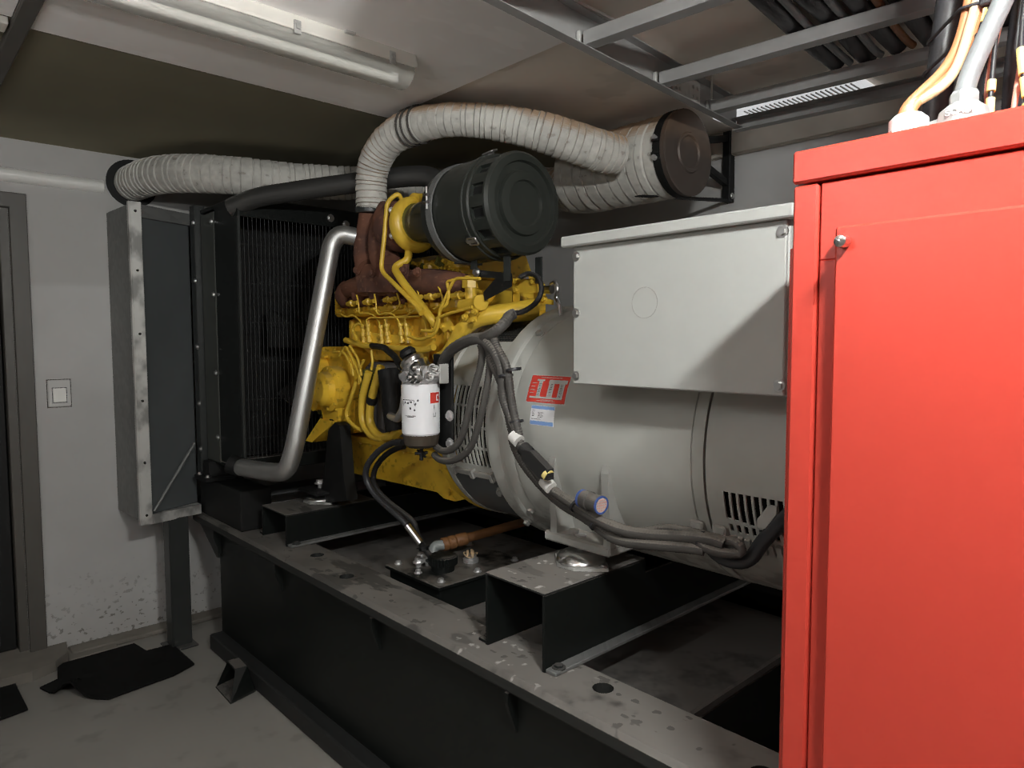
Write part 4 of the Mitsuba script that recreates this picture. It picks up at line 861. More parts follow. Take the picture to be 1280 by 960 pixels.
part(af, 'strap_bolt', join(*[hull([AF + V(x, 0, 0) + V(0, -math.cos(0.18), math.sin(0.18)) * r + V(0, math.sin(0.18), math.cos(0.18)) * b for x in (-0.288, -0.264) for r in (0.164, 0.182) for b in (o - 0.003, o + 0.003)]) for o in (-0.012, 0.012)], cyl(AF + V(-0.276, -0.170, 0.000), AF + V(-0.276, -0.170, 0.070), 0.004, 10)), 'steel', False)
part(af, 'inlet_hose', sweep(spline([AF + V(-0.34, 0, 0), AF + V(-0.42, 0.0, -0.002), V(TC[0] + 0.05, TC[1], TC[2])], 16), np.r_[np.full(4, 0.115), np.linspace(0.085, 0.066, 12)], 36), 'filter_black', 40, 'black rubber inlet hose')
part(af, 'hose_clamp', lathe([(0.066, 0), (0.071, 0), (0.071, 0.014), (0.066, 0.014), (0.066, 0)], 32, TC + V(0.085, 0, 0), (1, 0, 0)), 'steel', 40)
part(af, 'foot_strap', hull([AF + V(-0.29, -0.05, -0.165), AF + V(-0.262, -0.05, -0.165), AF + V(-0.29, 0.05, -0.165), AF + V(-0.262, 0.05, -0.165), AF + V(-0.29, -0.05, -0.150), AF + V(-0.262, 0.05, -0.150)]), 'dark_steel', False)
for dy in (-0.02, 0.12):
    part(af, 'mounting_leg', hull([AF + V(-0.06 + a, dy + b, h) for a in (-0.014, 0.014) for b in (-0.003, 0.003) for h in (-0.235, -0.15)]), 'dark_steel', False)

# ---------------------------------------------------------------- exhaust
fx = thing('flexible_exhaust', 'wrapped pale flexible exhaust pipe arching up from the engine to the silencer', 'exhaust pipe')
arc = spline([(-2.446, 1.500, 1.969), (-2.443, 1.500, 2.053), (-2.417, 1.500, 2.142), (-2.338, 1.510, 2.212), (-2.215, 1.530, 2.243), (-2.031, 1.570, 2.239), (-1.895, 1.680, 2.222), (-1.773, 1.800, 2.183), (-1.690, 1.920, 2.143), (-1.630, 2.050, 2.120)], 160)
part(fx, 'wrapping', wrapped(arc, lambda t: 0.060 + 0.006 * np.sin(t * 9) * (t > 0.3) + 0.006 * t, 0.024, 0.0055, 48, 3, 0.003), 'lagging', 35)
for t in (0.385, 0.405, 0.43):
    k = int(t * 159)
    part(fx, 'tie_wire', sweep([arc[k] + 0.0675 * (math.cos(a) * V(0, 0, 1) + math.sin(a) * np.cross((arc[k + 1] - arc[k]) / np.linalg.norm(arc[k + 1] - arc[k]), V(0, 0, 1))) for a in np.linspace(0, 2 * np.pi, 40)], 0.004, 6), 'lagging_dark', 40, 'dark tie wire')
part(fx, 'flange', lathe([(0, -0.01), (0.056, -0.01), (0.058, 0.0), (0.058, 0.022), (0.050, 0.028), (0, 0.028)], 36, (-2.458, 1.500, 1.964), (0, 0, 1)), 'dark_steel', 40, 'dark pipe flange')
mu = thing('exhaust_silencer', 'large wrapped exhaust silencer with flat brown end cap hung on the back wall', 'silencer')
MY, MZ, MR = 2.24, 2.130, 0.150
part(mu, 'wrapping', wrapped([(-2.02, MY, MZ), (-1.80, MY, MZ), (-1.515, MY, MZ)], lambda t: MR - 0.012 + 0.012 * np.minimum(1, t * 4), 0.050, 0.008, 72, 8, 0.003), 'lagging', 35)
part(mu, 'cap_band', lathe([(MR - 0.004, 0), (MR + 0.007, 0), (MR + 0.007, 0.030), (MR - 0.004, 0.030), (MR - 0.004, 0)], 64, (-1.512, MY, MZ), (1, 0, 0)), 'matte_black', 40, 'black band')
part(mu, 'end_cap', lathe([(0, 0), (MR + 0.004, 0), (MR + 0.006, 0.036), (MR - 0.004, 0.040), (0.075, 0.040), (0.070, 0.046), (0.062, 0.046), (0.056, 0.040), (0, 0.040)], 64, (-1.500, MY, MZ), (1, 0, 0)), 'cap_metal', 30, 'flat sooty brown end cap')
for z in (0.035, -0.035):
    part(mu, 'bolt', cyl((-1.500, MY - MR - 0.004, MZ + z - 0.004), (-1.500, MY - MR - 0.018, MZ + z), 0.009, 8), 'cast_alu', False)
part(mu, 'clamp_lug', join(*[box(-1.512, -1.484, MY - MR - 0.016, MY - MR + 0.02, MZ + z - 0.004, MZ + z + 0.004, 0.001) for z in (0.022, -0.022)]), 'matte_black', False)
sb = thing('silencer_bracket', 'black angle iron wall bracket holding the exhaust silencer', 'bracket')
part(sb, 'upright', box(-1.60, -1.565, YW - 0.045, YW - 0.002, 2.03, 2.325, 0.003), 'matte_black', False)
part(sb, 'arm', hull([(-1.60, 2.10, 1.972), (-1.57, 2.10, 1.972), (-1.60, YW - 0.01, 2.035), (-1.57, YW - 0.01, 2.035), (-1.60, 2.10, 1.976), (-1.57, 2.10, 1.976), (-1.60, YW - 0.01, 2.047), (-1.57, YW - 0.01, 2.047)]), 'matte_black', False)
for z0, z1 in ((2.105, 2.20), (2.30, 2.215)):
    part(sb, 'strut', hull([(x, y, z + dz) for x in (-1.598, -1.574) for y, z in ((YW - 0.02, z0), (2.36, z1)) for dz in (-0.014, 0.014)]), 'matte_black', False)
part(sb, 'bolt', bolt((-1.565, YW - 0.024, 2.055), (1, 0, 0), 0.009, 0.008), 'steel', False)
op = thing('exhaust_outlet_pipe', 'thick wrapped exhaust outlet pipe bending from behind the engine into the far wall', 'exhaust pipe')
part(op, 'wrapping', wrapped(spline([(-1.883, 2.280, 2.105), (-2.112, 2.320, 2.114), (-2.55, 2.30, 2.20), (-2.85, 1.92, 2.20), (-3.02, 1.60, 2.185), (-3.10, 1.38, 2.18), (-3.18, 1.20, 2.185), (-3.38, 1.04, 2.20), (-3.58, 0.985, 2.205), (-3.735, 0.97, 2.205)], 260), lambda t: np.where(t < 0.3, 0.112 - 0.14 * t, 0.070 + 0.012 * np.clip((t - 0.45) / 0.25, 0, 1)), 0.034, 0.006, 48, 5, 0.003), 'lagging', 35)
part(op, 'wall_collar', lathe([(0.05, 0.001), (0.112, 0.001), (0.112, 0.008), (0.05, 0.008), (0.05, 0.001)], 40, (XW, 0.97, 2.205), (1, 0, 0)), 'matte_black', 40, 'dark hole rim in the wall')

# ---------------------------------------------------------------- charge air and breather pipes
cp = thing('charge_air_pipe', 'bare silver pipe slanting down from the engine to the foot of the radiator', 'pipe')
part(cp, 'tube', pipe([(-2.985, 1.157, 0.902), (-2.720, 1.170, 0.916), (-2.600, 1.190, 0.927), (-2.580, 1.216, 1.025), (-2.570, 1.388, 1.832), (-2.550, 1.414, 1.877), (-2.50, 1.50, 1.86), (-2.46, 1.60, 1.86)], 0.037, 0.075, 28), 'alu_pipe', 50)
part(cp, 'coupling', cyl((-3.020, 1.126, 0.915), (-2.970, 1.171, 0.895), 0.041, 28), 'matte_black', 40)
bp = thing('black_air_pipe', 'thick black pipe running level from the radiator top to behind the turbocharger', 'pipe')
part(bp, 'tube', pipe([(-3.06, 1.18, 2.02), (-2.965, 1.25, 2.062), (-2.75, 1.40, 2.085), (-2.40, 1.63, 2.112), (-2.28, 1.68, 2.10), (-2.20, 1.68, 2.03), (-2.20, 1.68, 1.92)], 0.041, 0.08, 28), 'gloss_black', 50)

# ---------------------------------------------------------------- fuel filter
ff = thing('fuel_filter', 'white spin-on fuel filter with silver head and smoky water bowl in front of the engine', 'fuel filter')
FC = V((-1.839, 1.300, 1.217)[0], 1.30, 0)
ft0, ft1 = (-1.837, 1.300, 1.313)[2], (-1.850, 1.300, 1.145)[2]
part(ff, 'canister', lathe([(0, ft1), (0.056, ft1), (0.061, ft1 + 0.006), (0.062, ft0 - 0.010), (0.058, ft0), (0, ft0)], 44, FC), 'filter_white', 30)
part(ff, 'water_bowl', lathe([(0, ft1 - 0.042), (0.040, ft1 - 0.042), (0.054, ft1 - 0.032), (0.060, ft1), (0, ft1)], 40, FC), 'smoke_plastic', 35, 'smoky brown water bowl')
part(ff, 'drain_tap', join(cyl(FC + V(0, 0, ft1 - 0.085), FC + V(0, 0, ft1 - 0.04), 0.006, 12), *[cyl(FC + V(-0.022, 0, ft1 - s), FC + V(0.022, 0, ft1 - s - 0.008), 0.004, 8) for s in (0.055, 0.064)], cyl(FC + V(-0.006, -0.02, ft1 - 0.062), FC + V(0.006, 0.02, ft1 - 0.062), 0.005, 8)), 'matte_black', 30)
hd = part(ff, 'head', join(box(FC[0] - 0.060, FC[0] + 0.070, 1.250, 1.345, ft0, ft0 + 0.030, 0.012), cyl((FC[0], FC[1], ft0 - 0.004), (FC[0], FC[1], ft0 + 0.02), 0.060, 32), box(FC[0] + 0.022, FC[0] + 0.080, 1.262, 1.335, ft0 + 0.01, ft0 + 0.055, 0.014), cyl((FC[0] + 0.05, 1.25, ft0 + 0.040), (FC[0] + 0.05, 1.236, ft0 + 0.040), 0.022, 20), cyl((FC[0] + 0.005, 1.25, ft0 + 0.020), (FC[0] + 0.005, 1.232, ft0 + 0.020), 0.018, 20)), 'cast_alu', 30, 'cast silver filter head')
part(hd, 'priming_pump', lathe([(0, -0.02), (0.046, -0.02), (0.048, 0.006), (0.040, 0.012), (0.042, 0.022), (0.036, 0.030), (0.030, 0.034), (0, 0.036)], 36, FC + V(-0.015, -0.01, ft0 + 0.052), (-0.45, -0.25, 0.85)), 'bright_steel', 35)
part(hd, 'pump_knob', lathe([(0, 0), (0.026, 0), (0.028, 0.012), (0.020, 0.024), (0, 0.026)], 28, FC + V(-0.033, -0.020, ft0 + 0.086), (-0.45, -0.25, 0.85)), 'matte_black', 35)
for dx, dz in ((0.035, 0.020), (0.066, 0.022), (0.058, 0.050)):
    part(hd, 'union', join(bolt(FC + V(dx, -0.055, ft0 + dz), (0, -1, 0), 0.014, 0.012), cyl(FC + V(dx, -0.058, ft0 + dz), FC + V(dx, -0.075, ft0 + dz), 0.006, 12)), 'bright_steel', False)
for dy, dz in ((-0.022, 0.024), (0.004, 0.040), (-0.010, 0.046)):
    part(hd, 'union', join(bolt(FC + V(0.078, dy, ft0 + dz), (1, 0, 0), 0.011, 0.010), cyl(FC + V(0.08, dy, ft0 + dz), FC + V(0.096, dy, ft0 + dz), 0.005, 12)), 'bright_steel', False)
part(hd, 'side_plate', box(FC[0] + 0.078, FC[0] + 0.086, 1.315, 1.35, ft0 - 0.002, ft0 + 0.060, 0.002), 'galv_bright', False)
part(hd, 'hose_tail', join(cyl(FC + V(-0.06, -0.01, ft0 + 0.02), FC + V(-0.085, -0.02, ft0 + 0.02), 0.010, 14), bolt(FC + V(-0.062, -0.01, ft0 + 0.02), (-1, -0.2, 0), 0.015, 0.012)), 'bright_steel', False)
part(ff, 'bracket', join(box(FC[0] - 0.02, FC[0] + 0.080, 1.365, 1.375, ft1 - 0.06, ft0 + 0.09, 0.002)), 'matte_black', False, 'black mounting bracket')
for z in (ft1 - 0.03, ft1 + 0.06):
    part(ff, 'bolt', bolt(FC + V(0.068, 0.065, z), (0, -1, 0), 0.012, 0.010), 'cast_alu', False)
def wrap(cx, cy, r, d0, d1, z0, z1, t=0.0005, n=8):
    """curved print on an upright can; angle 0 faces -y, positive to +x"""
    a = np.radians(np.linspace(d0, d1, n))
    return join(*[hull([(cx + rr * math.sin(q), cy - rr * math.cos(q), z) for rr in (r, r + t) for q in a[k:k + 2] for z in (z0, z1)]) for k in range(n - 1)])
def can(d0, d1, f0, f1, t=0.0005, n=6):
    h = ft0 - ft1
    return wrap(FC[0], FC[1], 0.0622, d0, d1, ft1 + h * f0, ft1 + h * f1, t, n)
part(ff, 'red_label', can(84, 122, 0.62, 0.82, 0.0005), 'decal_red', False, 'red emblem')
part(ff, 'emblem_mark', join(wrap(FC[0], FC[1], 0.0628, 106, 110, ft1 + (ft0 - ft1) * 0.66, ft1 + (ft0 - ft1) * 0.78, 0.0003, 3), wrap(FC[0], FC[1], 0.0628, 108, 116, ft1 + (ft0 - ft1) * 0.75, ft1 + (ft0 - ft1) * 0.78, 0.0003, 3), wrap(FC[0], FC[1], 0.0628, 108, 116, ft1 + (ft0 - ft1) * 0.66, ft1 + (ft0 - ft1) * 0.69, 0.0003, 3)), 'decal_white', False)
pr = [can(a, b, f, f + 0.012, 0.0004, 4) for a, b, f in ((-8, 34, 0.68), (4, 40, 0.38), (12, 34, 0.36))] + [can(-8, -7, 0.56, 0.69, 0.0004, 2), can(34, 35, 0.60, 0.69, 0.0004, 2)]
pr += [can(a, a + w, f, f + 0.035, 0.0004, 2) for a, w, f in ((-4, 3, 0.60), (2, 4, 0.62), (12, 6, 0.61), (22, 6, 0.63), (38, 4, 0.60), (44, 5, 0.66), (20, 6, 0.51), (34, 5, 0.48), (36, 4, 0.58))]
labels.setdefault(part(ff, 'printed_diagram', join(*pr), 'ink', False, 'small printed diagram'), {})['kind'] = 'stuff'
labels.setdefault(part(ff, 'printed_letters', join(*[can(a, a + w, f, g, 0.0004, 2) for a, w, f, g in ((96, 2, 0.50, 0.58), (94, 1.5, 0.36, 0.44), (97, 3, 0.36, 0.375), (101, 1.5, 0.36, 0.44))]), 'ink', False), {})['kind'] = 'stuff'
ff_hose = single('filter_hose', pipe([(-2.358, 1.440, 1.427), (-2.210, 1.400, 1.422), (-2.075, 1.360, 1.390), (-1.986, 1.330, 1.348), (-1.914, 1.300, 1.336)], 0.012, 0.03), 'matte_black', 'short black hose from the injection pump to the silver filter head', 'hose', smooth=50)
bh = thing('breather_canister', 'black cylinder with grey elbow behind the white fuel filter', 'canister')
part(bh, 'body', cyl((-2.163, 1.420, 1.115), (-2.211, 1.420, 1.339), 0.042, 24), 'matte_black', 40)
part(bh, 'elbow', pipe([(-2.158, 1.390, 1.172), (-2.065, 1.360, 1.170), (-2.000, 1.340, 1.210), (-1.989, 1.340, 1.255)], 0.014, 0.02), 'cast_alu', 40)

# ---------------------------------------------------------------- hoses to the tank
fh = thing('fuel_hose', 'shiny black fuel hose with bright crimped end, running down to the tank cover', 'hose', None)
part(fh, 'hose', sweep(spline([(-2.007, 1.340, 1.096), (-2.098, 1.340, 1.077), (-2.202, 1.340, 1.019), (-2.254, 1.340, 0.952), (-2.233, 1.350, 0.893), (-2.141, 1.370, 0.834), (-2.064, 1.390, 0.786)], 60), 0.0115, 14), 'cable_black', 50)
part(fh, 'crimp', cyl((-2.059, 1.390, 0.784), (-2.004, 1.410, 0.727), 0.013, 16), 'bright_steel', 40, 'bright crimped end')
part(fh, 'union', join(cyl((-2.004, 1.410, 0.727), (-2.000, 1.420, 0.700), 0.010, 12), bolt((-1.997, 1.415, 0.713), (0.3, 0, -1), 0.016, 0.012)), 'matte_black', False)
fh = thing('fuel_hose', 'dull black fuel hose running just behind the shiny one to the tank cover', 'hose', None)
part(fh, 'hose', sweep(spline([(-2.087, 1.400, 1.066), (-2.188, 1.400, 1.031), (-2.278, 1.400, 0.965), (-2.297, 1.400, 0.907), (-2.268, 1.420, 0.852), (-2.169, 1.440, 0.805), (-2.101, 1.450, 0.771), (-2.095, 1.460, 0.731), (-2.04, 1.47, 0.665), (-2.02, 1.47, 0.655)], 60), 0.0105, 14), 'rubber', 50)
part(fh, 'union', bolt((-2.02, 1.47, 0.648), (0, 0, 1), 0.016, 0.02), 'dark_steel', False)
rp = thing('return_pipe', 'brown hose with brass coupling lying from the tank cover back under the engine', 'hose')
part(rp, 'hose', pipe([(-2.119, 1.603, 0.660), (-2.072, 1.742, 0.680), (-2.035, 1.989, 0.700), (-2.016, 2.143, 0.700)], 0.018, 0.05, 18), 'copper_hose', 50)
part(rp, 'coupling', lathe([(0.018, 0), (0.026, 0), (0.026, 0.02), (0.021, 0.024), (0.026, 0.03), (0.026, 0.05), (0.021, 0.058), (0.025, 0.066), (0.025, 0.10), (0.018, 0.105)], 20, (-2.117, 1.590, 0.660), V(*(-2.072, 1.742, 0.680)) - V(*(-2.117, 1.590, 0.660))), 'copper_hose', 30, 'ribbed brass coupling')
part(rp, 'elbow', pipe([(-2.112, 1.594, 0.660), (-2.131, 1.559, 0.660), ((-2.119, 1.542, 0.660)[0], (-2.119, 1.542, 0.660)[1], 0.612)], 0.019, 0.03, 18), 'gland_grey', 40, 'pale grey elbow')

# ---------------------------------------------------------------- wiring harness
wh = thing('wiring_harness', 'dusty grey sleeved wiring harness draped over the front of the alternator', 'cable')
def on(px_list, r, name='branch', m='wire_grey', n=60, ridged=True):
    p = spline([V(*q) for q in px_list], n)
    p, s = resample(p, 0.004)
    rr = r * (1 + (0.07 * np.sin(s * 2 * np.pi / 0.009) if ridged else 0))
    return part(wh, name, sweep(p, rr, 12), m, 60)
on([(-1.805, 1.360, 1.353), (-1.758, 1.350, 1.405), (-1.652, 1.330, 1.441), (-1.576, 1.330, 1.451), (-1.545, 1.340, 1.427), (-1.531, 1.340, 1.390), (-1.499, 1.340, 1.344), (-1.474, 1.345, 1.275), (-1.460, 1.350, 1.207), (-1.440, 1.350, 1.167)], 0.017)
on([(-1.588, 1.340, 1.455), (-1.503, 1.335, 1.478), (-1.496, 1.360, 1.501), (-1.526, 1.400, 1.517), (-1.534, 1.430, 1.527)], 0.016)
on([(-1.543, 1.320, 1.441), (-1.493, 1.325, 1.395), (-1.481, 1.330, 1.345), (-1.480, 1.335, 1.285), (-1.455, 1.340, 1.226), (-1.438, 1.345, 1.174)], 0.014)
on([(-1.530, 1.340, 1.478), (-1.491, 1.330, 1.414), (-1.461, 1.330, 1.373), (-1.450, 1.335, 1.300), (-1.442, 1.340, 1.243), (-1.424, 1.345, 1.176)], 0.012)
on([(-1.576, 1.330, 1.436), (-1.581, 1.340, 1.389), (-1.614, 1.335, 1.292), (-1.647, 1.330, 1.192), (-1.687, 1.330, 1.126), (-1.753, 1.330, 1.096), (-1.822, 1.340, 1.108), (-1.862, 1.360, 1.130)], 0.011)
on([(-1.552, 1.340, 1.422), (-1.551, 1.345, 1.370), (-1.568, 1.340, 1.275), (-1.596, 1.335, 1.184), (-1.639, 1.335, 1.113), (-1.735, 1.335, 1.066), (-1.829, 1.345, 1.075)], 0.011)
on([(-1.428, 1.345, 1.169), (-1.410, 1.350, 1.129), (-1.366, 1.360, 1.074), (-1.310, 1.360, 1.038), (-1.224, 1.350, 1.014), (-1.148, 1.340, 0.996), (-1.070, 1.340, 0.982), (-0.981, 1.350, 0.982), (-0.856, 1.360, 0.999), (-0.792, 1.370, 0.996)], 0.014)
on([(-1.471, 1.360, 1.170), (-1.441, 1.370, 1.100), (-1.373, 1.380, 1.038), (-1.274, 1.370, 0.998), (-1.179, 1.360, 0.978), (-1.091, 1.350, 0.952), (-1.001, 1.345, 0.956), (-0.892, 1.350, 0.971), (-0.835, 1.360, 0.974)], 0.013)
on([(-1.165, 1.360, 0.976), (-1.082, 1.370, 0.974), (-1.027, 1.380, 0.971), (-0.964, 1.390, 0.990), (-0.875, 1.390, 0.997), (-0.789, 1.390, 0.993), (-0.766, 1.390, 0.983)], 0.013)
on([(-0.856, 1.360, 0.992), (-0.815, 1.360, 0.979), (-0.778, 1.370, 0.978), (-0.756, 1.380, 0.984), (-0.759, 1.380, 0.996), (-0.788, 1.380, 1.002)], 0.011)
for q, e, r in (((-1.417, 1.338, 1.161), (-1.443, 1.338, 1.177), 0.0155), ((-1.298, 1.345, 1.046), (-1.326, 1.345, 1.064), 0.0155)):
    part(wh, 'white_tape', cyl(q, e, r + 0.003, 18), 'white_plastic', 40, 'band of white tape')
cn = part(wh, 'connector', join(cyl((-1.398, 1.335, 1.146), (-1.372, 1.335, 1.131), 0.020, 20), hull([V(*(-1.354, 1.315, 1.133)) + V(a, b, c) for a in (-0.016, 0.016) for b in (-0.012, 0.012) for c in (-0.014, 0.014)] + [V(*(-1.287, 1.315, 1.091)) + V(a, b, c) for a in (-0.016, 0.016) for b in (-0.012, 0.012) for c in (-0.014, 0.014)])), 'rubber', 30, 'dark multipin connector')
part(cn, 'yellow_seal', cyl((-1.287, 1.315, 1.093), (-1.278, 1.315, 1.086), 0.017, 18), 'yellow_tape', 40, 'yellow seal')
DQ = (-1.135, 1.330, 1.037)
PD = V(0.93, -0.10, -0.06)
dp = part(wh, 'diagnostic_plug', lathe([(0, -0.055), (0.010, -0.055), (0.016, -0.046), (0.023, -0.040), (0.025, -0.012), (0.022, -0.010), (0.022, 0.018), (0.024, 0.020), (0.024, 0.026), (0, 0.026)], 36, DQ, PD), 'wire_grey', 35, 'round multipin plug')
for h in (0.022, -0.044):
    part(dp, 'blue_ring', lathe([(0.019, h), (0.0235, h), (0.0235, h + 0.008), (0.019, h + 0.008), (0.019, h)], 36, DQ, PD), 'blue_ring', 40, 'blue ring')
part(dp, 'pin_face', lathe([(0, 0.0), (0.0195, 0.0), (0.0195, 0.029), (0.0, 0.029)], 36, DQ, PD), 'decal_grey', 30, 'pale face')
dv = PD / np.linalg.norm(PD); du_ = V(0.10, 0.93, 0) / np.linalg.norm(V(0.10, 0.93, 0)); dw = np.cross(dv, du_)
labels[part(dp, 'pins', join(*[cyl(V(*DQ) + dv * 0.028 + du_ * a + dw * b, V(*DQ) + dv * 0.031 + du_ * a + dw * b, 0.0018, 6) for a in np.arange(-0.014, 0.015, 0.007) for b in np.arange(-0.014, 0.015, 0.007) if a * a + b * b < 0.0003]), 'pin_red', False, 'red pins')]['kind'] = 'stuff'
for q, d in (((-1.470, 1.320, 1.346), (0.2, 0, -1)), ((-1.436, 1.320, 1.365), (0.2, 0, -1)), ((-1.141, 1.335, 0.979), (1, 0, -0.6)), ((-1.210, 1.335, 1.015), (1, 0, -0.6)), ((-0.847, 1.355, 0.991), (1, 0, -0.1)), ((-1.443, 1.335, 1.214), (0.3, 0, -1))):
    part(wh, 'cable_tie', lathe([(0.020, -0.003), (0.0225, -0.003), (0.0225, 0.003), (0.020, 0.003), (0.020, -0.003)], 24, V(*q) + V(0, 0.015, 0), d), 'cable_black', 40)
bc = thing('battery_cable', 'thick black cable rising behind the red cabinet beside the alternator vents', 'cable')
part(bc, 'cable', sweep(spline([(-0.845, 1.410, 0.965), (-0.788, 1.410, 0.948), (-0.755, 1.420, 0.961), (-0.733, 1.420, 0.995), (-0.706, 1.420, 1.031), (-0.662, 1.400, 1.078), (-0.611, 1.360, 1.122)], 24), 0.0165, 14), 'cable_black', 50)
part(bc, 'lug', hull([V(*(-0.725, 1.410, 1.047)) + V(a, b, c) for a in (-0.009, 0.009) for b in (-0.003, 0.003) for c in (-0.009, 0.009)] + [V(*(-0.700, 1.410, 1.083)) + V(a, b, c) for a in (-0.009, 0.009) for b in (-0.003, 0.003) for c in (-0.009, 0.009)]), 'cast_grey', False, 'flat grey cable lug')

# ================================================================ red control cabinet
cc = thing('control_cabinet', 'bright red steel control cabinet at the right, its door proud of the frame', 'cabinet')
CY = 0.95
CX0, CX1, CZ = -0.452, 0.46, 1.706
part(cc, 'body', box(CX0 + 0.001, CX1, CY + 0.02, CY + 0.42, 0.0, CZ - 0.046, 0.003), 'red_paint', False)
part(cc, 'rear_flange', box(CX0 - 0.014, CX0 + 0.002, CY + 0.022, CY + 0.045, 0.0, 1.578, 0.002), 'red_paint', False)
part(cc, 'corner_post', box(CX0, CX0 + 0.0345, CY, CY + 0.03, 0.0, CZ - 0.047, 0.003), 'red_paint', False)
part(cc, 'front_frame', join(box(CX0 + 0.0365, CX1, CY + 0.004, CY + 0.03, 1.555, CZ - 0.047, 0.002), box(CX0 + 0.0365, -0.36, CY + 0.004, CY + 0.03, 0.0, 1.556, 0.002)), 'red_paint', False)
part(cc, 'top_cap', box(CX0 - 0.0005, CX1 + 0.003, CY - 0.003, CY + 0.42, CZ - 0.044, CZ, 0.003), 'red_paint', False)
dd = part(cc, 'door', box(-0.384, CX1 - 0.06, CY - 0.024, CY + 0.003, 0.04, 1.594, 0.003), 'red_paint', False, 'flat red door')
part(dd, 'fastener', join(lathe([(0, 0), (0.008, 0), (0.0085, 0.010), (0.0075, 0.016), (0.004, 0.018), (0, 0.018)], 24, (-0.371, CY - 0.024, 1.573), (0, -1, 0))), 'bright_steel', 35, 'bright domed screw')

# ---------------------------------------------------------------- glands and wires on top of the cabinet
g1 = thing('cable_gland', 'white plastic cable gland on the left corner of the red cabinet top', 'cable gland')
gx, gy = -0.331, 1.02
part(g1, 'collar', lathe([(0, 0), (0.025, 0), (0.025, 0.016), (0, 0.016)], 6, (gx, gy, CZ)), 'white_plastic', False)
part(g1, 'dome', lathe([(0, 0.016), (0.0235, 0.016), (0.0235, 0.030), (0.016, 0.037), (0, 0.037)], 24, (gx, gy, CZ)), 'white_plastic', 35)
g2 = thing('cable_gland', 'grey metal conduit gland with lettering and a hexagon collar on the red cabinet top', 'cable gland')
hx, hy = -0.271, 1.03
part(g2, 'body', lathe([(0, 0), (0.029, 0), (0.030, 0.016), (0.027, 0.030), (0.015, 0.040), (0, 0.040)], 28, (hx, hy, CZ)), 'gland_grey', 30)
part(g2, 'nut', lathe([(0, 0.037), (0.0165, 0.037), (0.0165, 0.050), (0.014, 0.054), (0, 0.054)], 8, (hx, hy, CZ)), 'gland_grey', False)
part(g2, 'side_stub', cyl((hx, hy + 0.01, CZ + 0.018), (hx - 0.052, hy + 0.03, CZ + 0.017), 0.015, 20), 'gland_grey', 40)
lt = meshkit.text_mesh('SCALA', 0.0075, 0.0015)
lt.apply_translation((-lt.bounds[1][0] / 2, 0, 0))
lt.apply_transform(trimesh.transformations.rotation_matrix(math.pi / 2, [1, 0, 0]))
lt.apply_translation((hx + 0.004, hy - 0.0285, CZ + 0.020))
labels[part(g2, 'raised_letters', lt, 'white_plastic', False, 'small raised letters')]['kind'] = 'stuff'
cd = thing('flexible_conduit', 'smooth grey conduit rising from the gland on the red cabinet to the cable tray', 'conduit')
part(cd, 'conduit', sweep(spline([(hx, hy, CZ + 0.045), (hx + 0.006, hy + 0.01, CZ + 0.085), (hx + 0.033, hy + 0.02, CZ + 0.160), (hx + 0.072, hy + 0.05, CZ + 0.30), (hx + 0.11, hy + 0.10, CZ + 0.45)], 40), 0.0118, 20), 'conduit', 50)
def riser(name, pts, r, m, label, group=None):
    return single(name, sweep(spline(pts, 48), r, 16), m, label, 'cable', group, 50)
riser('power_cable', [(-0.345, 1.17, CZ - 0.002), (-0.342, 1.17, 1.79), (-0.331, 1.17, 1.92), (-0.325, 1.20, 2.05), (-0.325, 1.25, 2.20)], 0.0185, 'cable_black', 'thick black power cable standing up behind the white gland on the red cabinet')
riser('power_cable', [(-0.308, 1.19, CZ - 0.002), (-0.305, 1.19, 1.80), (-0.293, 1.19, 1.92), (-0.285, 1.22, 2.05), (-0.283, 1.26, 2.20)], 0.0165, 'cable_black', 'black power cable behind the grey conduit on the red cabinet')
riser('power_cable', [(-0.250, 1.17, CZ - 0.002), (-0.250, 1.17, 1.80), (-0.246, 1.18, 1.90), (-0.236, 1.21, 2.04), (-0.22, 1.25, 2.2)], 0.0115, 'cable_black', 'thin black power cable at the right of the grey conduit')
# orange and cream wires from the white gland
for k, (dx, dz, m, lab) in enumerate(((0.0, 0.0, 'orange_wire', 'orange wire rising from the white gland, leftmost of the bundle'), (0.013, -0.004, 'orange_wire', 'second orange wire rising from the white gland, right beside the first'), (0.012, -0.016, 'cream_wire', 'cream wire bending from the white gland up along the orange wires'))):
    riser('control_wire', [(gx - 0.006 + 0.9 * dx, gy - 0.008 * (k == 2), CZ + 0.030), (gx - 0.002 + dx * 0.8, gy + 0.004, CZ + 0.052), (gx + 0.024 + dx, gy + 0.030 - 0.012 * (k == 2), CZ + 0.088 + dz), (gx + 0.040 + dx, gy + 0.055 - 0.010 * (k == 2), CZ + 0.135), (gx + 0.048 + dx, gy + 0.075, CZ + 0.22), (gx + 0.056 + dx, gy + 0.10, CZ + 0.34), (gx + 0.06 + dx, gy + 0.14, CZ + 0.48)], 0.0062, m, lab)
for k, (x0, y0, x1, m, lab) in enumerate(((-0.296, 1.11, -0.282, 'pink_wire', 'pink wire behind the grey conduit'), (-0.265, 1.105, -0.25, 'pink_wire', 'short pink wire to the right of the grey gland'), (-0.236, 1.12, -0.243, 'pink_wire', 'pink wire beside the rightmost yellow sleeve'))):
    riser('control_wire', [(x0, y0, CZ - 0.002), (x0, y0, 1.76), (x0 + 0.006, y0 + 0.02, 1.86), (x1 + 0.01, y0 + 0.08, 2.02), (x1 + 0.02, y0 + 0.12, 2.2)], 0.0038, m, lab)
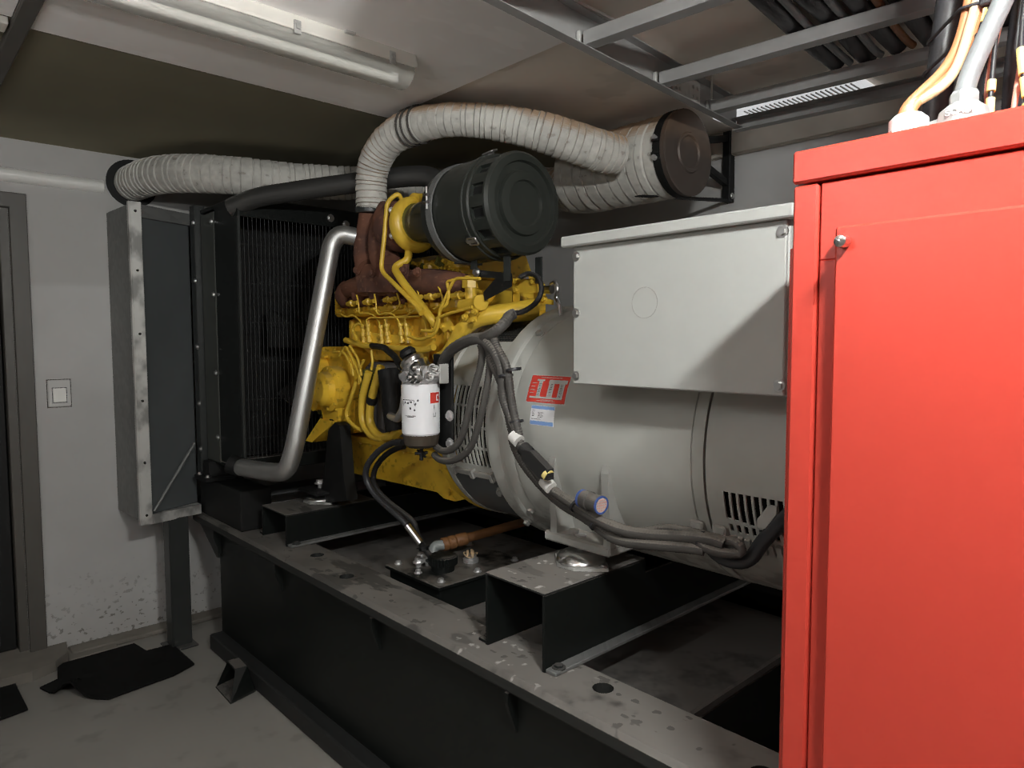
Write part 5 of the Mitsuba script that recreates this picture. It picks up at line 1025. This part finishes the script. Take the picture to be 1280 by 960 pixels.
for k, (x0, y0, zz, lab) in enumerate(((-0.256, 1.08, ((1.712, 1.760), (1.768, 1.785)), 'yellow sleeved wire just right of the grey gland'), (-0.222, 1.10, ((1.712, 1.750), (1.757, 1.785), (1.788, 1.825)), 'yellow sleeved wire at the far right of the cabinet top'), (-0.281, 1.10, ((1.875, 1.905), (1.909, 1.99)), 'yellow sleeved wire high up between the orange wires and the conduit'), (-0.268, 1.10, ((1.895, 1.99),), 'pale yellow sleeved wire high up against the conduit'))):
    w = thing('sleeved_wire', lab, 'cable')
    xt = x0 - 0.010 * (k == 1)
    way = [(x0, y0, CZ - 0.002), (x0 + 0.001, y0 + 0.004, 1.76), (xt, y0 + 0.02, 1.83), (xt + 0.008, y0 + 0.05, 2.0), (xt + 0.016, y0 + 0.09, 2.2)]
    part(w, 'wire', sweep(spline(way, 30), 0.003, 10), 'cable_black', 50)
    pp = spline(way, 200)
    for z0, z1 in zz:
        part(w, 'sleeve', sweep(pp[(pp[:, 2] >= z0) & (pp[:, 2] <= z1)], 0.0054, 12), 'yellow_tape', 50, 'yellow sleeve')
from shapely.geometry import Point
from shapely.ops import unary_union
for z, dx, lab in ((1.882, 0.004, 'black cable tie round the wires, upper of the two above the red cabinet'), (1.838, 0.0, 'black cable tie round the wires, lower of the two above the red cabinet')):
    k = thing('cable_tie', lab, 'cable tie')
    q = unary_union([Point(x + dx, y).buffer(r) for x, y, r in ((-0.338, 1.17, 0.0215), (-0.299, 1.19, 0.0195), (gx + 0.042, gy + 0.064, 0.009), (gx + 0.056, gy + 0.064, 0.009))]).convex_hull
    ring_ = np.array(q.exterior.coords)[:-1]
    ring_, _s = resample(np.c_[np.vstack([ring_, ring_[:1]]), np.full(len(ring_) + 1, z)], 0.004)
    part(k, 'strap', sweep(ring_, 0.0024, 8), 'cable_black', 50)
    part(k, 'buckle', box(gx + 0.058 + dx, gx + 0.070 + dx, gy + 0.050, gy + 0.062, z - 0.006, z + 0.006, 0.002), 'cable_black', False)

# ================================================================ cable tray
ct = thing('cable_tray', 'galvanised cable ladder with rungs hung under the ceiling', 'cable tray')
TA, TZ = 5.0, 2.215
t0 = V(-1.275, 1.74, 0)
def tl(m): return rotz(m, TA, t0)
def channel(axis, c0, c1, a, b, z0, w, h, open_dir, t=0.003):
    """C section: web, top and bottom lips"""
    lo, hi = min(c0, c0 + open_dir * w), max(c0, c0 + open_dir * w)
    wl = (c0, c0 + open_dir * t) if open_dir > 0 else (c0 - t, c0)
    mk = (lambda u0, u1, z0_, z1_: box(u0, u1, a, b, z0_, z1_, 0.0006)) if axis == 1 else (lambda u0, u1, z0_, z1_: box(a, b, u0, u1, z0_, z1_, 0.0006))
    return join(mk(wl[0], wl[1], z0, z0 + h), mk(lo, hi, z0, z0 + t), mk(lo, hi, z0 + h - t, z0 + h))
RY1T = 2.375
part(ct, 'side_rail', tl(channel(1, t0[0] - 0.02, 0, 0.86, RY1T, TZ, 0.03, 0.095, 1)), 'tray_steel', False)
part(ct, 'side_rail', tl(channel(1, t0[0] + 0.98, 0, 0.86, RY1T, TZ, 0.03, 0.095, -1)), 'tray_steel', False)
for y in (1.02, 1.41, 1.795, 2.135):
    part(ct, 'rung', tl(channel(0, y, 0, t0[0] + 0.0, t0[0] + 0.96, TZ + 0.004, 0.040, 0.036, 1)), 'tray_steel', False)
    part(ct, 'rung_clip', tl(box(t0[0] - 0.014, t0[0] - 0.004, y - 0.012, y - 0.002, TZ + 0.005, TZ + 0.040, 0.001)), 'galv_bright', False)
part(ct, 'end_channel', tl(channel(0, 2.385, 0, t0[0] - 0.02, t0[0] + 0.98, TZ - 0.010, 0.040, 0.044, -1)), 'tray_steel', False)
part(ct, 'splice_plate', tl(join(box(t0[0] - 0.017, t0[0] - 0.010, 1.90, 2.08, TZ + 0.008, TZ + 0.085, 0.002), *[bolt((t0[0] - 0.010, y, TZ + z), (1, 0, 0), 0.006, 0.005, False) for y in (1.92, 1.94, 2.03, 2.06) for z in (0.03, 0.06)])), 'galv_bright', False)
for y in (2.10, 1.0):
    part(ct, 'hanger_rod', tl(cyl((t0[0] + 0.02, y, TZ + 0.03), (t0[0] + 0.02, y, ZC + 0.001), 0.004, 10)), 'bright_steel', 40)
cable_labels = ['nearest its left rail', 'second from its left rail', 'third from its left rail', 'fourth from its left rail', 'fifth from its left rail', 'sixth from its left rail', 'in the far right of it']
def cable(x, y0, y1, r, m, lab, seed):
    g = np.random.default_rng(seed)
    ys = np.linspace(y0, y1, 9)
    pts = [(x + g.uniform(-0.004, 0.004), y, TZ + 0.042 + r + abs(g.normal(0, 0.002))) for y in ys]
    pts += [(x + 0.004, y1 + 0.05, TZ + 0.041 + r)]
    m_ = tl(sweep(spline(pts, 60), r, 16))
    return single('tray_cable', m_, m, lab, 'cable', None, 50)
xs = [-0.88, -0.796, -0.712, -0.628, -0.544, -0.460, -0.390]
for k, x in enumerate(xs):
    cable(x, 0.80, 2.10 + 0.03 * (k % 2), 0.028, 'cable_black', f'thick black cable lying along the ceiling cable tray, {cable_labels[k]}', 20 + k)
for k, (x, lab) in enumerate(((-0.670, 'left'), (-0.502, 'right'))):
    cable(x, 0.80, 2.08, 0.010, 'copper_hose', f'thin brown cable between black ones on the ceiling cable tray, {lab} of two', 40 + k)
for k, (x, lab) in enumerate(((-0.838, 'left'), (-0.754, 'middle'), (-0.586, 'right'))):
    cable(x, 0.80, 2.09, 0.010, 'conduit', f'thin grey cable between black ones on the ceiling cable tray, {lab} of three', 50 + k)
gl = thing('skylight_strip', 'pale daylit ridged strip high up beyond the end of the cable tray', 'skylight')
kk = part(gl, 'panel', box(-1.50, -0.96, 2.46, 2.66, 2.305, 2.3295, 0.002), 'pale_strip', False)
scene[kk]['emitter'] = {'type': 'area', 'radiance': {'type': 'rgb', 'value': [0.21, 0.215, 0.22]}}
for k in range(24):
    x = -1.37 + k * 0.0168
    part(gl, 'ridge', box(x, x + 0.005, 2.462, 2.657, 2.301, 2.306, 0.001), 'pale_strip', False)
# loose lug on the floor beside the skid
fl = thing('skid_foot', 'small black wedge shaped steel foot with worn grey top beside the skid end', 'bracket')
b4 = [(-2.910, 1.000), (-2.735, 0.995), (-2.765, 1.108), (-2.940, 1.108)]
t4 = [(-2.865, 1.035), (-2.770, 1.030), (-2.765, 1.075), (-2.860, 1.080)]
for i, j in ((1, 2), (3, 0)):
    part(fl, 'side_plate', hull([(*b4[i], 0.001), (*b4[j], 0.001), (*t4[i], 0.118), (*t4[j], 0.118)] + [(x - 0.006, y + 0.004, z) for x, y, z in ((*b4[i], 0.001), (*b4[j], 0.001), (*t4[i], 0.118), (*t4[j], 0.118))]), 'black_paint', False)
part(fl, 'base_plate', hull([(x, y, z) for x, y in b4 for z in (0.0005, 0.008)]), 'skid_dust', False, 'worn base plate')
part(fl, 'top_cap', hull([(x, y, z) for x, y in t4 for z in (0.114, 0.122)]), 'skid_dust', False, 'worn grey top')

# repeats of one kind share a group
GROUPS = {'tray_cable': 'cables on the ceiling cable tray', 'vibration_mount': 'vibration mounts under the generator set', 'cross_member': 'channels across the skid', 'control_wire': 'wires above the red cabinet',
          'power_cable': 'black power cables above the red cabinet', 'sleeved_wire': 'yellow sleeved wires above the red cabinet', 'cable_tie': 'cable ties above the red cabinet', 'rubber_mat': 'rubber mats on the floor',
          'cable_gland': 'glands on the red cabinet', 'fuel_hose': 'fuel hoses to the tank cover', 'fluorescent_lamp': 'fluorescent battens'}
for key, d in labels.items():
    base = key[:-4] if key[-4:-3] == '_' and key[-3:].isdigit() else key
    if '__' not in key and base in GROUPS: d['group'] = GROUPS[base]
